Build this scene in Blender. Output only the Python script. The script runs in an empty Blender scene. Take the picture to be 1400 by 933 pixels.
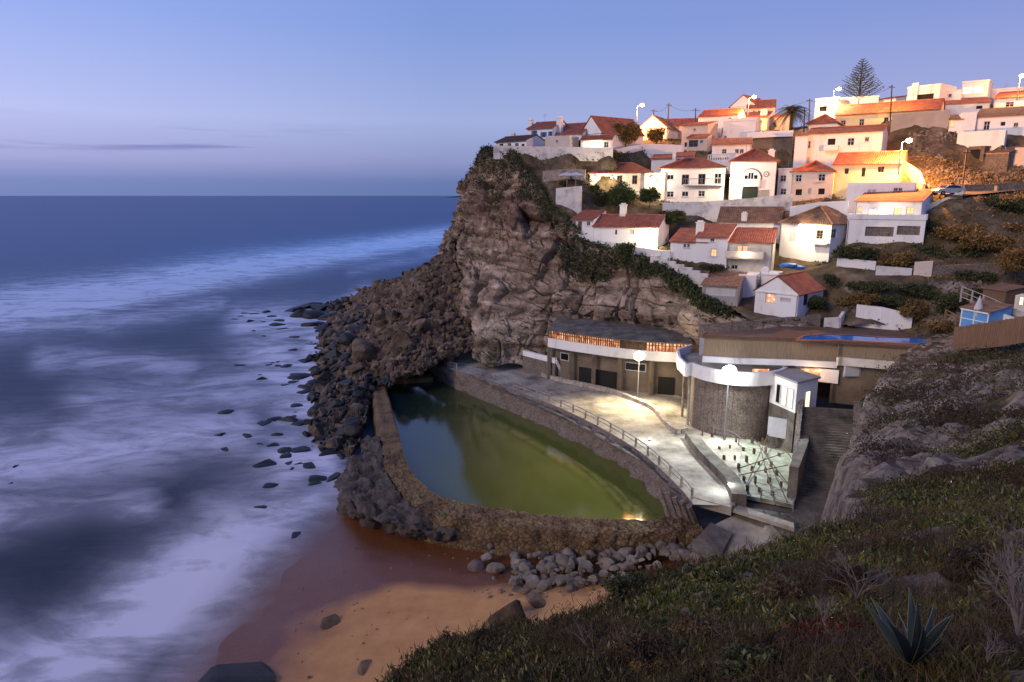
import bpy, math, random
import numpy as np
from mathutils import Vector, noise
from mathutils.bvhtree import BVHTree
random.seed(7); rng = np.random.default_rng(11)
F = 930.0; PIT = math.atan(199.5/F); H = 32.0
CP, SP = math.cos(PIT), math.sin(PIT)
CAMP = Vector((0, 0, H))
col = bpy.context.scene.collection
sc = bpy.context.scene

# ---------------------------------------------------------------- measuring helpers (metres, camera height 32 m above the sea)
def ray(u, v):
    a = (u-700)/F; b = (466.5-v)/F
    return Vector((a, CP+b*SP, -SP+b*CP))
def P(u, v, Y):
    d = ray(u, v); return CAMP + d*(Y/d.y)
def PZ(u, v, Z):
    d = ray(u, v); return CAMP + d*((Z-H)/d.z)
def pix(p):
    x, y, z = p[0], p[1], p[2]-H
    f = y*CP - z*SP; up = y*SP + z*CP
    return 700+F*x/f, 466.5-F*up/f

# ---------------------------------------------------------------- materials
MATS = {}
def mk(name, cols, scale=1.0, rough=.8, bump=.0, bscale=8., detail=6, stretch=(1,1,1), metallic=0., emit=None, estr=0., spec=.5, ramp=(.3,.7), cracks=0, bdist=.1, trans=0.):
    m = bpy.data.materials.new(name); m.use_nodes = True; nt = m.node_tree; N = nt.nodes; L = nt.links
    b = N['Principled BSDF']; b.inputs['Roughness'].default_value = rough; b.inputs['Metallic'].default_value = metallic
    b.inputs['Specular IOR Level'].default_value = spec
    if trans: b.inputs['Transmission Weight'].default_value = trans
    if len(cols) == 1:
        cols = [cols[0], tuple(c*.82 for c in cols[0])]
    tc = N.new('ShaderNodeNewGeometry'); mp = N.new('ShaderNodeMapping'); mp.inputs['Scale'].default_value = stretch
    L.new(tc.outputs['Position'], mp.inputs['Vector'])
    n = N.new('ShaderNodeTexNoise'); n.inputs['Scale'].default_value = scale; n.inputs['Detail'].default_value = detail; n.inputs['Roughness'].default_value = .62
    L.new(mp.outputs[0], n.inputs['Vector'])
    r = N.new('ShaderNodeValToRGB'); L.new(n.outputs['Fac'], r.inputs['Fac'])
    e = r.color_ramp.elements
    for i in range(len(cols)-2): e.new(.5)
    for i, c in enumerate(cols):
        e[i].position = ramp[0]+(ramp[1]-ramp[0])*i/(len(cols)-1); e[i].color = (*c, 1)
    out = r.outputs['Color']
    if cracks:
        vo = N.new('ShaderNodeTexVoronoi'); vo.feature = 'DISTANCE_TO_EDGE'; vo.inputs['Scale'].default_value = cracks
        dn = N.new('ShaderNodeTexNoise'); dn.inputs['Scale'].default_value = cracks*1.3; dn.inputs['Detail'].default_value = 4; L.new(mp.outputs[0], dn.inputs['Vector'])
        dv = N.new('ShaderNodeVectorMath'); dv.operation = 'MULTIPLY_ADD'; dv.inputs[1].default_value = (.9/cracks,)*3; L.new(dn.outputs['Color'], dv.inputs[0]); L.new(mp.outputs[0], dv.inputs[2]); L.new(dv.outputs[0], vo.inputs['Vector'])
        rr = N.new('ShaderNodeValToRGB'); rr.color_ramp.elements[0].color = (.42,.38,.35,1); rr.color_ramp.elements[1].position = .09; rr.color_ramp.elements[1].color = (1,1,1,1)
        L.new(vo.outputs['Distance'], rr.inputs['Fac'])
        mx = N.new('ShaderNodeMix'); mx.data_type = 'RGBA'; mx.blend_type = 'MULTIPLY'; mx.inputs[0].default_value = 1
        L.new(out, mx.inputs[6]); L.new(rr.outputs[0], mx.inputs[7]); out = mx.outputs[2]
    L.new(out, b.inputs['Base Color'])
    if bump:
        n2 = N.new('ShaderNodeTexNoise'); n2.inputs['Scale'].default_value = bscale; n2.inputs['Detail'].default_value = 8; n2.inputs['Roughness'].default_value = .7
        L.new(mp.outputs[0], n2.inputs['Vector'])
        h = n2.outputs['Fac']
        if cracks:
            ad = N.new('ShaderNodeMath'); ad.operation = 'MULTIPLY_ADD'; ad.inputs[1].default_value = .6
            L.new(rr.outputs[0], ad.inputs[0]); L.new(h, ad.inputs[2]); h = ad.outputs[0]
        bp = N.new('ShaderNodeBump'); bp.inputs['Strength'].default_value = bump; bp.inputs['Distance'].default_value = bdist
        L.new(h, bp.inputs['Height']); L.new(bp.outputs[0], b.inputs['Normal'])
    if emit:
        b.inputs['Emission Color'].default_value = (*emit, 1); b.inputs['Emission Strength'].default_value = estr
    MATS[name] = m
    return m
M = {}
M['white'] = mk('white_plaster', [(.50,.47,.44),(.78,.76,.74),(.86,.85,.84)], .55, .75, .3, 3, ramp=(.26,.50), stretch=(1,1,.35), detail=9)
M['cream'] = mk('cream_plaster', [(.48,.42,.34),(.72,.66,.55),(.80,.75,.65)], .55, .8, .25, 3)
M['pinkw'] = mk('pink_plaster', [(.60,.49,.41),(.74,.63,.54)], .4, .8, .25, 3)
M['yellow'] = mk('yellow_plaster', [(.74,.62,.34),(.85,.74,.46)], .4, .8, .2, 3)
M['grey'] = mk('grey_render', [(.30,.28,.26),(.40,.38,.36)], .5, .85, .3, 4)
M['tan'] = mk('tan_render', [(.11,.085,.06),(.22,.175,.13)], .5, .85, .4, 3)
M['tile'] = mk('terracotta_tiles', [(.26,.08,.045),(.42,.13,.07),(.50,.20,.11)], 1.1, .8, .5, 12)
M['tileold'] = mk('weathered_tiles', [(.15,.08,.05),(.27,.15,.09),(.36,.22,.14)], 1.3, .85, .5, 12)
M['tiledark'] = mk('dark_tiles', [(.09,.05,.045),(.17,.09,.075)], 1.3, .85, .5, 12)
M['glass'] = mk('dark_window_glass', [(.012,.014,.018)], 1, .12, spec=.6)
M['frame'] = mk('painted_window_frame', [(.62,.60,.58)], 2, .5)
M['bluep'] = mk('blue_shutter_paint', [(.04,.16,.45)], 2, .5)
M['wood'] = mk('brown_painted_wood', [(.13,.07,.04),(.20,.11,.06)], 4, .6, .3, 20, stretch=(1,1,.2))
M['dark'] = mk('unlit_interior', [(.015,.013,.012)], 1, .9)
M['green'] = mk('dark_green_door', [(.02,.035,.025)], 2, .5)
M['lit'] = mk('lit_room', [(.6,.4,.2)], 2, .8, emit=(1,.50,.17), estr=1.3)
M['litw'] = mk('bright_lit_room', [(.8,.7,.5)], 2, .8, emit=(1,.82,.50), estr=1.7)
def rest_mat():
    m = mk('restaurant_interior', [(.5,.3,.2)], 1.2, .8); nt = m.node_tree; N = nt.nodes; L = nt.links
    b = N['Principled BSDF']; g = N.new('ShaderNodeNewGeometry'); n = N.new('ShaderNodeTexNoise'); n.inputs['Scale'].default_value = 1.7; n.inputs['Detail'].default_value = 3
    L.new(g.outputs['Position'], n.inputs['Vector']); r = N.new('ShaderNodeValToRGB'); e = r.color_ramp.elements
    e[0].position = .36; e[0].color = (.30,.05,.02,1); e[1].position = .66; e[1].color = (1,.80,.50,1); q = e.new(.5); q.color = (.85,.28,.10,1)
    L.new(n.outputs['Fac'], r.inputs[0]); L.new(r.outputs[0], b.inputs['Emission Color']); b.inputs['Emission Strength'].default_value = 1.1
    return m
M['rest'] = rest_mat()
M['metal'] = mk('grey_painted_metal', [(.25,.25,.26)], 3, .45, metallic=.3)
M['rust'] = mk('rusty_iron', [(.06,.035,.025),(.13,.07,.04)], 6, .8)
M['conc'] = mk('worn_concrete', [(.10,.09,.075),(.24,.215,.18),(.34,.31,.26),(.46,.42,.36)], .35, .85, .7, 2.5, bdist=.12, detail=10, ramp=(.34,.66))
M['concd'] = mk('dark_concrete', [(.05,.045,.038),(.12,.105,.09),(.19,.17,.145)], .8, .9, .5, 3)
M['stonew'] = mk('rubble_stone_wall', [(.26,.22,.19),(.42,.36,.31),(.60,.55,.50)], 1.0, .9, .7, 3, cracks=2.2)
M['stoneg'] = mk('grey_stone_wall', [(.15,.12,.10),(.26,.21,.18)], 1.0, .9, .7, 4, cracks=2.6)
M['whitest'] = mk('whitewashed_stone', [(.40,.36,.33),(.62,.58,.55),(.72,.69,.66)], .8, .85, .6, 3, ramp=(.32,.55))
M['rock'] = mk('cliff_rock', [(.12,.105,.09),(.31,.275,.235),(.49,.44,.38),(.72,.66,.59)], .3, .92, .8, 3.5, stretch=(1,1,2.6), bdist=.35, detail=9)
M['boul'] = mk('brown_boulder', [(.030,.020,.013),(.10,.066,.042),(.26,.185,.13)], .5, .9, .8, 4)
M['bould'] = mk('wet_black_rock', [(.006,.006,.007),(.020,.018,.017)], .7, .55, .8, 4)
M['boulp'] = mk('pale_beach_boulder', [(.07,.055,.042),(.17,.135,.105),(.32,.27,.22)], .45, .85, .6, 6)
M['reef'] = mk('pitted_reef_rock', [(.03,.024,.022),(.10,.08,.07),(.21,.175,.15)], .9, .85, 1., 5, bdist=.35, detail=10)
M['poolw'] = mk('algae_stained_pool_wall', [(.07,.04,.02),(.16,.095,.045),(.26,.17,.085),(.15,.14,.05)], .5, .85, 1., 3.5, cracks=2.3, bdist=.25)
M['foliage'] = mk('dark_foliage', [(.018,.025,.008),(.045,.055,.016),(.075,.08,.022)], 1.2, .8)
M['foliage2'] = mk('green_foliage', [(.025,.045,.010),(.06,.09,.018),(.10,.12,.03)], 1.4, .8)
M['dryleaf'] = mk('dry_brown_foliage', [(.08,.045,.013),(.19,.115,.032),(.32,.20,.06)], .8, .85)
M['bark'] = mk('bark', [(.05,.035,.025),(.10,.07,.05)], 4, .9, .5, 12)
M['earth'] = mk('village_hillside_earth', [(.03,.028,.012),(.10,.07,.035),(.17,.12,.07),(.30,.23,.16)], .35, .95, 1., 1.6, bdist=.5, detail=9)
M['nearE'] = mk('near_hillside_earth', [(.018,.014,.008),(.045,.032,.018),(.065,.05,.03),(.16,.13,.115)], .35, .95, 1., 3.5, bdist=.25, detail=10, ramp=(.32,.72), stretch=(1,1,2))
M['bluepool'] = mk('blue_swimming_pool_water', [(.03,.16,.52),(.04,.22,.62)], .6, .08)
M['blueh'] = mk('blue_painted_boards', [(.10,.30,.62),(.14,.36,.68)], 2, .6)
M['boards'] = mk('weathered_fence_boards', [(.17,.09,.05),(.28,.16,.09)], 3, .8, .3, 10, stretch=(3,3,.3))
M['bamboo'] = mk('bamboo_screen', [(.22,.15,.09),(.34,.26,.17)], 3, .8, .3, 10, stretch=(4,4,.3))
M['orange'] = mk('terracotta_paving', [(.34,.13,.06),(.44,.18,.09)], 1, .8, .2, 5)
M['tarmac'] = mk('worn_tarmac_road', [(.10,.085,.07),(.17,.14,.11)], .8, .9, .3, 8)
M['paint'] = mk('silver_car_paint', [(.55,.53,.50)], 2, .3, metallic=.4)
M['rubber'] = mk('black_rubber', [(.015,.015,.015)], 2, .7)
M['canvas'] = mk('off_white_canvas', [(.62,.60,.62)], 2, .8)
M['board'] = mk('pale_board', [(.50,.50,.54)], 1, .6)
M['bluet'] = mk('blue_tarpaulin', [(.03,.13,.42),(.06,.22,.60)], 2, .4, .5, 3)

def tag(o, label=None, cat=None, group=None, kind=None):
    if label: o['label'] = label
    if cat: o['category'] = cat
    if group: o['group'] = group
    if kind: o['kind'] = kind
    return o
def wpos(o):
    p = Vector((0,0,0))
    while o is not None: p += o.location; o = o.parent
    return p
def mesh_obj(name, V, Fc, mat, parent=None, origin=None, smooth=False):
    V = np.asarray(V, float).reshape(-1, 3)
    if parent is not None: org = np.array(wpos(parent)); loc = Vector((0,0,0))
    else:
        if origin is None:
            mn, mx = V.min(0), V.max(0); origin = ((mn[0]+mx[0])/2, (mn[1]+mx[1])/2, mn[2])
        org = np.array(origin); loc = Vector(origin)
    me = bpy.data.meshes.new(name); me.from_pydata((V-org).tolist(), [], [tuple(f) for f in Fc]); me.update()
    if smooth: me.polygons.foreach_set('use_smooth', [True]*len(me.polygons))
    me.materials.append(mat)
    o = bpy.data.objects.new(name, me); col.objects.link(o); o.location = loc
    if parent is not None: o.parent = parent
    return o
def empty(name, loc, label=None, cat=None, group=None, kind=None):
    o = bpy.data.objects.new(name, None); col.objects.link(o); o.location = Vector(loc); o.empty_display_size = .5
    return tag(o, label, cat, group, kind)
def copy_thing(o, loc, rz=0., label=None, s=1., parent=None):
    c = o.copy(); col.objects.link(c)
    if parent is None: c.location = Vector(loc); c.rotation_euler = (0, 0, rz); c.scale = (s, s, s)
    else: c.parent = parent
    if label: c['label'] = label
    for ch in o.children: copy_thing(ch, None, parent=c)
    return c

class MB:
    def __init__(s): s.v = []; s.f = []
    def quad(s, *p):
        n = len(s.v); s.v += [tuple(q) for q in p]; s.f.append(tuple(range(n, n+len(p))))
    def box(s, o, X, Y, Z):           # o corner, edge vectors
        o, X, Y, Z = Vector(o), Vector(X), Vector(Y), Vector(Z)
        n = len(s.v)
        for k in (0, 1):
            for q in ((0,0),(1,0),(1,1),(0,1)): s.v.append(tuple(o+X*q[0]+Y*q[1]+Z*k))
        for f in ((3,2,1,0),(4,5,6,7),(0,1,5,4),(1,2,6,5),(2,3,7,6),(3,0,4,7)): s.f.append(tuple(n+i for i in f))
    def cbox(s, c, sx, sy, sz, yaw=0.):      # c = centre of the bottom
        X = Vector((math.cos(yaw), math.sin(yaw), 0)); Y = Vector((-X.y, X.x, 0)); c = Vector(c)
        s.box(c-X*sx/2-Y*sy/2, X*sx, Y*sy, (0,0,sz))
    def tube(s, a, b, r0, r1=None, k=6, cap=True):
        a, b = Vector(a), Vector(b); r1 = r0 if r1 is None else r1
        d = (b-a)
        if d.length < 1e-6: return
        d.normalize(); t = Vector((0,0,1)) if abs(d.z) < .9 else Vector((1,0,0)); e1 = d.cross(t).normalized(); e2 = d.cross(e1)
        n = len(s.v)
        for q, r in ((a, r0), (b, r1)):
            for i in range(k):
                w = 2*math.pi*i/k; s.v.append(tuple(q+e1*(math.cos(w)*r)+e2*(math.sin(w)*r)))
        for i in range(k):
            j = (i+1) % k; s.f.append((n+i, n+j, n+k+j, n+k+i))
        if cap: s.f.append(tuple(n+k-1-i for i in range(k))); s.f.append(tuple(n+k+i for i in range(k)))
    def path(s, pts, r, k=5):
        for a, b in zip(pts[:-1], pts[1:]): s.tube(a, b, r, r, k)
    def wall(s, pts, th, h0, h1=None):        # vertical wall along a polyline of ground points; h0 below, h1 above
        n = len(pts)
        for i in range(n-1):
            a, b = Vector(pts[i]), Vector(pts[i+1]); d = (b-a); d.z = 0; d.normalize(); nn = Vector((-d.y, d.x, 0))*th/2
            m = len(s.v)
            for q in (a, b):
                for sg in (-1, 1):
                    s.v.append(tuple(q+nn*sg-Vector((0,0,h0)))); s.v.append(tuple(q+nn*sg+Vector((0,0,h1))))
            # a-: 0,1 a+: 2,3 b-:4,5 b+:6,7
            for f in ((0,4,5,1),(6,2,3,7),(1,5,7,3),(0,2,6,4),(2,0,1,3),(4,6,7,5)): s.f.append(tuple(m+i for i in f))
    def build(s, name, mat, parent=None, origin=None, smooth=False):
        return mesh_obj(name, s.v, s.f, mat, parent, origin, smooth)

# ---------------------------------------------------------------- surfaces
def crom(pts, n):
    pts = np.asarray(pts, float); k = len(pts); t = np.linspace(0, k-1, n); i = np.clip(t.astype(int), 0, k-2); f = (t-i)[:, None]
    p0 = pts[np.clip(i-1, 0, k-1)]; p1 = pts[i]; p2 = pts[i+1]; p3 = pts[np.clip(i+2, 0, k-1)]
    sh = (len(t),)+(1,)*(pts.ndim-1); f = (t-i).reshape(sh)
    return .5*((2*p1)+(-p0+p2)*f+(2*p0-5*p1+4*p2-p3)*f*f+(-p0+3*p1-3*p2+p3)*f**3)
def loft(rows, nu, nv):          # rows: R x S x 3 -> nu x nv x 3
    A = np.asarray([[tuple(q) for q in r] for r in rows], float)
    A = crom(A, nu); A = np.swapaxes(crom(np.swapaxes(A, 0, 1), nv), 0, 1)
    return A
def gfaces(nu, nv, flip=False):
    i = np.arange(nu-1)[:, None]*nv; j = np.arange(nv-1)[None, :]; a = (i+j).ravel()
    q = np.stack([a, a+1, a+nv+1, a+nv], 1)
    return q[:, ::-1] if flip else q
def normals(G):
    du = np.gradient(G, axis=0); dv = np.gradient(G, axis=1); n = np.cross(du, dv); return n/np.maximum(np.linalg.norm(n, axis=2, keepdims=True), 1e-9)
def rockdisp(p, A=1.0, s=1.0):
    p = Vector(p); w = noise.noise_vector(p*.05)*6+noise.noise_vector(p*.22)*1.6
    d = 1.5*noise.fractal(Vector((p.x*.06, p.y*.06, p.z*.03)), 1, 2, 2)
    # tall buttresses with flat faces split by vertical joints
    pc = Vector(((p.x+w.x)*.15, (p.y+w.y)*.15, p.z*.03)); ds, pp = noise.voronoi(pc); gap = ds[1]-ds[0]
    a = pp[0]; tilt = (p.x*.15-a.x)*noise.noise(a*7+Vector((9,0,0)))*4+(p.y*.15-a.y)*noise.noise(a*7)*4
    d += noise.noise(a*3.1)*2.2+tilt*.9-.8*max(0, 1-gap/.06)
    # beds of unequal thickness, stepped
    zz = p.z+.10*p.x+w.z*.35; t = zz*.55; bed = math.floor(t); fr = t-bed
    d += .85*noise.noise(Vector((bed*5.3, a.x*2, a.y*2)))+.16*(fr-.5)-.25*max(0, 1-abs(fr-.04)/.06)
    # blocks
    pc2 = Vector(((p.x+w.x*.5)*.5, (p.y+w.y*.5)*.5, p.z*.5)); ds, p2 = noise.voronoi(pc2); b2 = p2[0]
    d += noise.noise(b2*5.7)*.8+((pc2.x-b2.x)*noise.noise(b2*3)+(pc2.z-b2.z)*noise.noise(b2*4))*1.2-.10*max(0, 1-(ds[1]-ds[0])/.07)
    pc3 = p*1.3; ds, p3 = noise.voronoi(pc3); d += noise.noise(p3[0]*5)*.28
    return d*A
def displaced(G, fn, sgn=1., amp=None):
    N = normals(G)*sgn; nu, nv = G.shape[:2]; D = np.zeros((nu, nv))
    for i in range(nu):
        for j in range(nv):
            a = 1. if amp is None else amp[i, j]
            if a: D[i, j] = fn(G[i, j])*a
    return G+N*D[..., None]
class RBF:
    def __init__(s, pts):
        s.p = np.array([(q[0], q[1]) for q in pts], float); z = np.array([q[2] for q in pts], float)
        d = np.linalg.norm(s.p[:, None]-s.p[None], axis=2); n = len(z)
        A = np.zeros((n+3, n+3)); A[:n, :n] = -d + np.eye(n)*.6; A[:n, n] = 1; A[:n, n+1:] = s.p; A[n, :n] = 1; A[n+1:, :n] = s.p.T
        s.w = np.linalg.lstsq(A, np.concatenate([z, [0,0,0]]), rcond=None)[0]
    def __call__(s, x, y):
        x = np.asarray(x, float); y = np.asarray(y, float); q = np.stack([x.ravel(), y.ravel()], 1); n = len(s.p); out = []
        for c in np.array_split(q, max(1, len(q)//4000)):
            d = np.linalg.norm(c[:, None]-s.p[None], axis=2); out.append(-d@s.w[:n]+s.w[n]+c@s.w[n+1:])
        return np.concatenate(out).reshape(x.shape)
def inside(x, y, poly):
    c = np.zeros(x.shape, bool); n = len(poly)
    for i in range(n):
        x1, y1 = poly[i][:2]; x2, y2 = poly[(i+1) % n][:2]
        if y1 == y2: continue
        k = ((y1 > y) != (y2 > y)) & (x < (x2-x1)*(y-y1)/(y2-y1)+x1); c ^= k
    return c
def sdist(x, y, line):           # distance to a polyline and its side (positive = left of direction)
    best = np.full(x.shape, 1e9); side = np.zeros(x.shape)
    for (x1, y1), (x2, y2) in zip(line[:-1], line[1:]):
        dx, dy = x2-x1, y2-y1; L2 = dx*dx+dy*dy; t = np.clip(((x-x1)*dx+(y-y1)*dy)/L2, 0, 1)
        ex, ey = x-(x1+t*dx), y-(y1+t*dy); d = np.hypot(ex, ey); cr = dx*(y-y1)-dy*(x-x1); k = d < best
        best = np.where(k, d, best); side = np.where(k, np.sign(cr), side)
    return best*side
def attr(o, name, vals):
    a = o.data.attributes.new(name, 'FLOAT', 'POINT'); a.data.foreach_set('value', np.asarray(vals, float).ravel())
# ================================================================ SKY, SUN, CAMERA
w = bpy.data.worlds.new('World'); sc.world = w; w.use_nodes = True
N = w.node_tree.nodes; L = w.node_tree.links; bg = N['Background']
sky = N.new('ShaderNodeTexSky'); sky.sky_type = 'NISHITA'; sky.sun_disc = False; sky.sun_elevation = math.radians(2.0); sky.sun_rotation = math.radians(-70); sky.dust_density = .6; sky.ozone_density = 4
tc = N.new('ShaderNodeTexCoord'); sx = N.new('ShaderNodeSeparateXYZ'); L.new(tc.outputs['Generated'], sx.inputs[0])
rp = N.new('ShaderNodeValToRGB'); L.new(sx.outputs['Z'], rp.inputs[0])
el = rp.color_ramp.elements
stops = [(0., (.135,.205,.43)), (.018, (.15,.215,.46)), (.045, (.29,.33,.60)), (.10, (.39,.465,.77)), (.22, (.25,.365,.75)), (.5, (.17,.27,.65)), (1., (.06,.13,.40))]
el[0].position, el[0].color = stops[0][0], (*stops[0][1], 1); el[1].position, el[1].color = 1., (*stops[-1][1], 1)
for p_, c_ in stops[1:-1]: e_ = el.new(p_); e_.color = (*c_, 1)
# lavender tint and darkening towards the land (east), paler towards the sea
mr = N.new('ShaderNodeMapRange'); mr.inputs[1].default_value = -.75; mr.inputs[2].default_value = .7; L.new(sx.outputs['X'], mr.inputs[0])
ts = N.new('ShaderNodeValToRGB'); L.new(mr.outputs[0], ts.inputs[0]); q = ts.color_ramp.elements
q[0].color = (1.42,1.26,1.24,1); q[1].color = (.98,.86,.90,1); q2 = q.new(.45); q2.color = (.92,.92,.94,1)
m1 = N.new('ShaderNodeMix'); m1.data_type = 'RGBA'; m1.blend_type = 'MULTIPLY'; m1.inputs[0].default_value = 1
L.new(rp.outputs[0], m1.inputs[6]); L.new(ts.outputs[0], m1.inputs[7])
# thin cloud bars above the horizon
mp = N.new('ShaderNodeMapping'); mp.inputs['Scale'].default_value = (2.2, 2.2, 42); L.new(tc.outputs['Generated'], mp.inputs[0])
cn = N.new('ShaderNodeTexNoise'); cn.inputs['Scale'].default_value = 1.5; cn.inputs['Detail'].default_value = 5; cn.inputs['Roughness'].default_value = .5; L.new(mp.outputs[0], cn.inputs[0])
cr = N.new('ShaderNodeValToRGB'); L.new(cn.outputs['Fac'], cr.inputs[0]); cr.color_ramp.elements[0].position = .56; cr.color_ramp.elements[1].position = .70
bz = N.new('ShaderNodeValToRGB'); L.new(sx.outputs['Z'], bz.inputs[0]); e = bz.color_ramp.elements
e[0].position = .030; e[0].color = (0,0,0,1); e[1].position = .10; e[1].color = (0,0,0,1); e3 = e.new(.058); e3.color = (.8,.8,.8,1)
bx = N.new('ShaderNodeMapRange'); bx.inputs[1].default_value = -.05; bx.inputs[2].default_value = -.35; L.new(sx.outputs['X'], bx.inputs[0])
mm = N.new('ShaderNodeMath'); mm.operation = 'MULTIPLY'; L.new(cr.outputs[0], mm.inputs[0]); L.new(bz.outputs[0], mm.inputs[1])
mm2 = N.new('ShaderNodeMath'); mm2.operation = 'MULTIPLY'; L.new(mm.outputs[0], mm2.inputs[0]); L.new(bx.outputs[0], mm2.inputs[1])
m2 = N.new('ShaderNodeMix'); m2.data_type = 'RGBA'; L.new(mm2.outputs[0], m2.inputs[0]); L.new(m1.outputs[2], m2.inputs[6]); m2.inputs[7].default_value = (.19,.20,.47,1)
# the physical dusk sky adds its own faint share
sb = N.new('ShaderNodeMix'); sb.data_type = 'RGBA'; sb.blend_type = 'ADD'; sb.inputs[0].default_value = .01
L.new(m2.outputs[2], sb.inputs[6]); L.new(sky.outputs[0], sb.inputs[7])
L.new(sb.outputs[2], bg.inputs['Color']); bg.inputs['Strength'].default_value = 1.0

sl = bpy.data.lights.new('afterglow_sun', 'SUN'); sl.energy = 1.45; sl.angle = math.radians(24); sl.color = (1, .76, .52)
so = bpy.data.objects.new('afterglow_sun', sl); col.objects.link(so)
dirv = Vector((.72, .52, -.50)).normalized()
so.rotation_euler = dirv.to_track_quat('-Z', 'Y').to_euler()

cd = bpy.data.cameras.new('camera'); cam = bpy.data.objects.new('camera', cd); col.objects.link(cam); sc.camera = cam
cd.sensor_width = 36; cd.lens = F/1400*36; cd.clip_end = 80000; cd.clip_start = .1
cam.location = CAMP; cam.rotation_euler = (math.radians(90)-PIT, 0, 0)
sc.view_settings.view_transform = 'Standard'; sc.view_settings.look = 'None'; sc.view_settings.exposure = 0; sc.view_settings.gamma = 1
sc.cycles.use_denoising = True; sc.cycles.max_bounces = 5; sc.cycles.diffuse_bounces = 3; sc.cycles.sample_clamp_indirect = 4

# ================================================================ SEA
gx = np.concatenate([-np.geomspace(22000, 262, 26), np.arange(-260, 34, 1.6), np.geomspace(36, 22000, 22)])
gy = np.concatenate([-np.geomspace(3000, 22, 8), np.arange(-20, 330, 1.6), np.geomspace(332, 30000, 40)])
X, Y = np.meshgrid(gx, gy, indexing='ij')
nx_, ny_ = X.shape
dz = -H; f_ = Y*CP - dz*SP; f_ = np.where(f_ < 1, 1, f_); U = 700+F*X/f_; Vv = 466.5-F*(Y*SP+dz*CP)/f_
front = (Y*CP - dz*SP) > 1
foam = np.zeros_like(X)
def stroke(pts, wd, amp, pw=2.):
    global foam
    best = np.zeros_like(X)
    for (a, b), (wa, wb) in zip(zip(pts[:-1], pts[1:]), zip(wd[:-1], wd[1:])):
        dx, dy = b[0]-a[0], b[1]-a[1]; t = np.clip(((U-a[0])*dx+(Vv-a[1])*dy)/(dx*dx+dy*dy), 0, 1)
        d = np.hypot(U-a[0]-t*dx, (Vv-a[1]-t*dy)); ww = wa+(wb-wa)*t
        best = np.maximum(best, np.exp(-(d/ww)**pw))
    foam = np.where(front, np.maximum(foam, best*amp) if amp > 0 else foam*(1+best*amp), foam)
stroke([(-300,475),(0,425),(150,403),(300,372),(450,347),(640,318)], [40,36,30,25,18,13], 1.0)
stroke([(500,408),(440,455),(420,500),(425,560),(438,620),(470,690)], [18,22,24,24,24,20], .95)
stroke([(0,450),(150,440),(300,415)], [20,18,16], .5)
stroke([(480,372),(640,338)], [8,8], .35)
stroke([(330,440),(470,440)], [26,30], .75)
stroke([(370,480),(420,560),(400,640)], [60,62,60], .74)
stroke([(60,490),(180,495),(260,505)], [22,18,20], .5)
stroke([(120,560),(260,545),(400,520)], [40,45,50], .58)
stroke([(-100,640),(60,625),(230,600),(330,590)], [60,50,45,40], .72)
stroke([(-50,705),(80,700),(200,690)], [40,30,25], .62)
stroke([(440,690),(350,735),(270,790),(170,850),(60,905),(-60,960)], [44,56,66,76,78,80], .98)
stroke([(470,700),(330,820),(250,960)], [40,60,60], .80)
stroke([(430,640),(300,690)], [40,40], .62)
stroke([(60,790),(120,740)], [60,40], -.8)
stroke([(270,655),(340,665)], [40,30], -.6)
stroke([(20,860),(60,800)], [50,60], -.5)
V = np.stack([X, Y, np.zeros_like(X)], 2).reshape(-1, 3)
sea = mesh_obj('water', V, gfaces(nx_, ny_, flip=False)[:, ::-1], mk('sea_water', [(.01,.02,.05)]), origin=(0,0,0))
tag(sea, 'misty long exposure sea with soft white surf', kind='structure'); attr(sea, 'foam', foam)
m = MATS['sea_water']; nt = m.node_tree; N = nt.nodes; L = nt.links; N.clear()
out = N.new('ShaderNodeOutputMaterial'); b = N.new('ShaderNodeBsdfPrincipled'); tr = N.new('ShaderNodeBsdfTransparent'); ms = N.new('ShaderNodeMixShader'); sa = N.new('ShaderNodeAttribute'); sa.attribute_name = 'shallow'
L.new(sa.outputs['Fac'], ms.inputs[0]); L.new(b.outputs[0], ms.inputs[1]); L.new(tr.outputs[0], ms.inputs[2]); L.new(ms.outputs[0], out.inputs[0])
at = N.new('ShaderNodeAttribute'); at.attribute_name = 'foam'; g = N.new('ShaderNodeNewGeometry')
def sn(sc_, st, det, ro, dist=0.):
    mp = N.new('ShaderNodeMapping'); mp.inputs['Scale'].default_value = st; mp.inputs['Rotation'].default_value = (0,0,math.radians(-22)); L.new(g.outputs['Position'], mp.inputs[0])
    n = N.new('ShaderNodeTexNoise'); n.inputs['Scale'].default_value = sc_; n.inputs['Detail'].default_value = det; n.inputs['Roughness'].default_value = ro; n.inputs['Distortion'].default_value = dist
    L.new(mp.outputs[0], n.inputs[0]); return n.outputs['Fac']
n1 = sn(.05, (1, 1.7, 1), 8, .60, 1.6); n2 = sn(.35, (.5, 2.0, 1), 4, .5, .3)
def mth(op, a, b_, c=None):
    q = N.new('ShaderNodeMath'); q.operation = op
    for i, s in enumerate((a, b_, c)):
        if s is None: continue
        if isinstance(s, (int, float)): q.inputs[i].default_value = s
        else: L.new(s, q.inputs[i])
    return q.outputs[0]
n0_ = sn(.16, (.8, 1.7, 1), 9, .66, 1.2)
k = mth('ADD', mth('MULTIPLY', n1, .62), mth('MULTIPLY', n0_, .38)); k = mth('ADD', k, mth('MULTIPLY_ADD', n2, .05, -.025)); kr = N.new('ShaderNodeMapRange'); kr.interpolation_type = 'SMOOTHSTEP'; kr.inputs[1].default_value = .38; kr.inputs[2].default_value = .62; L.new(k, kr.inputs[0])
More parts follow.
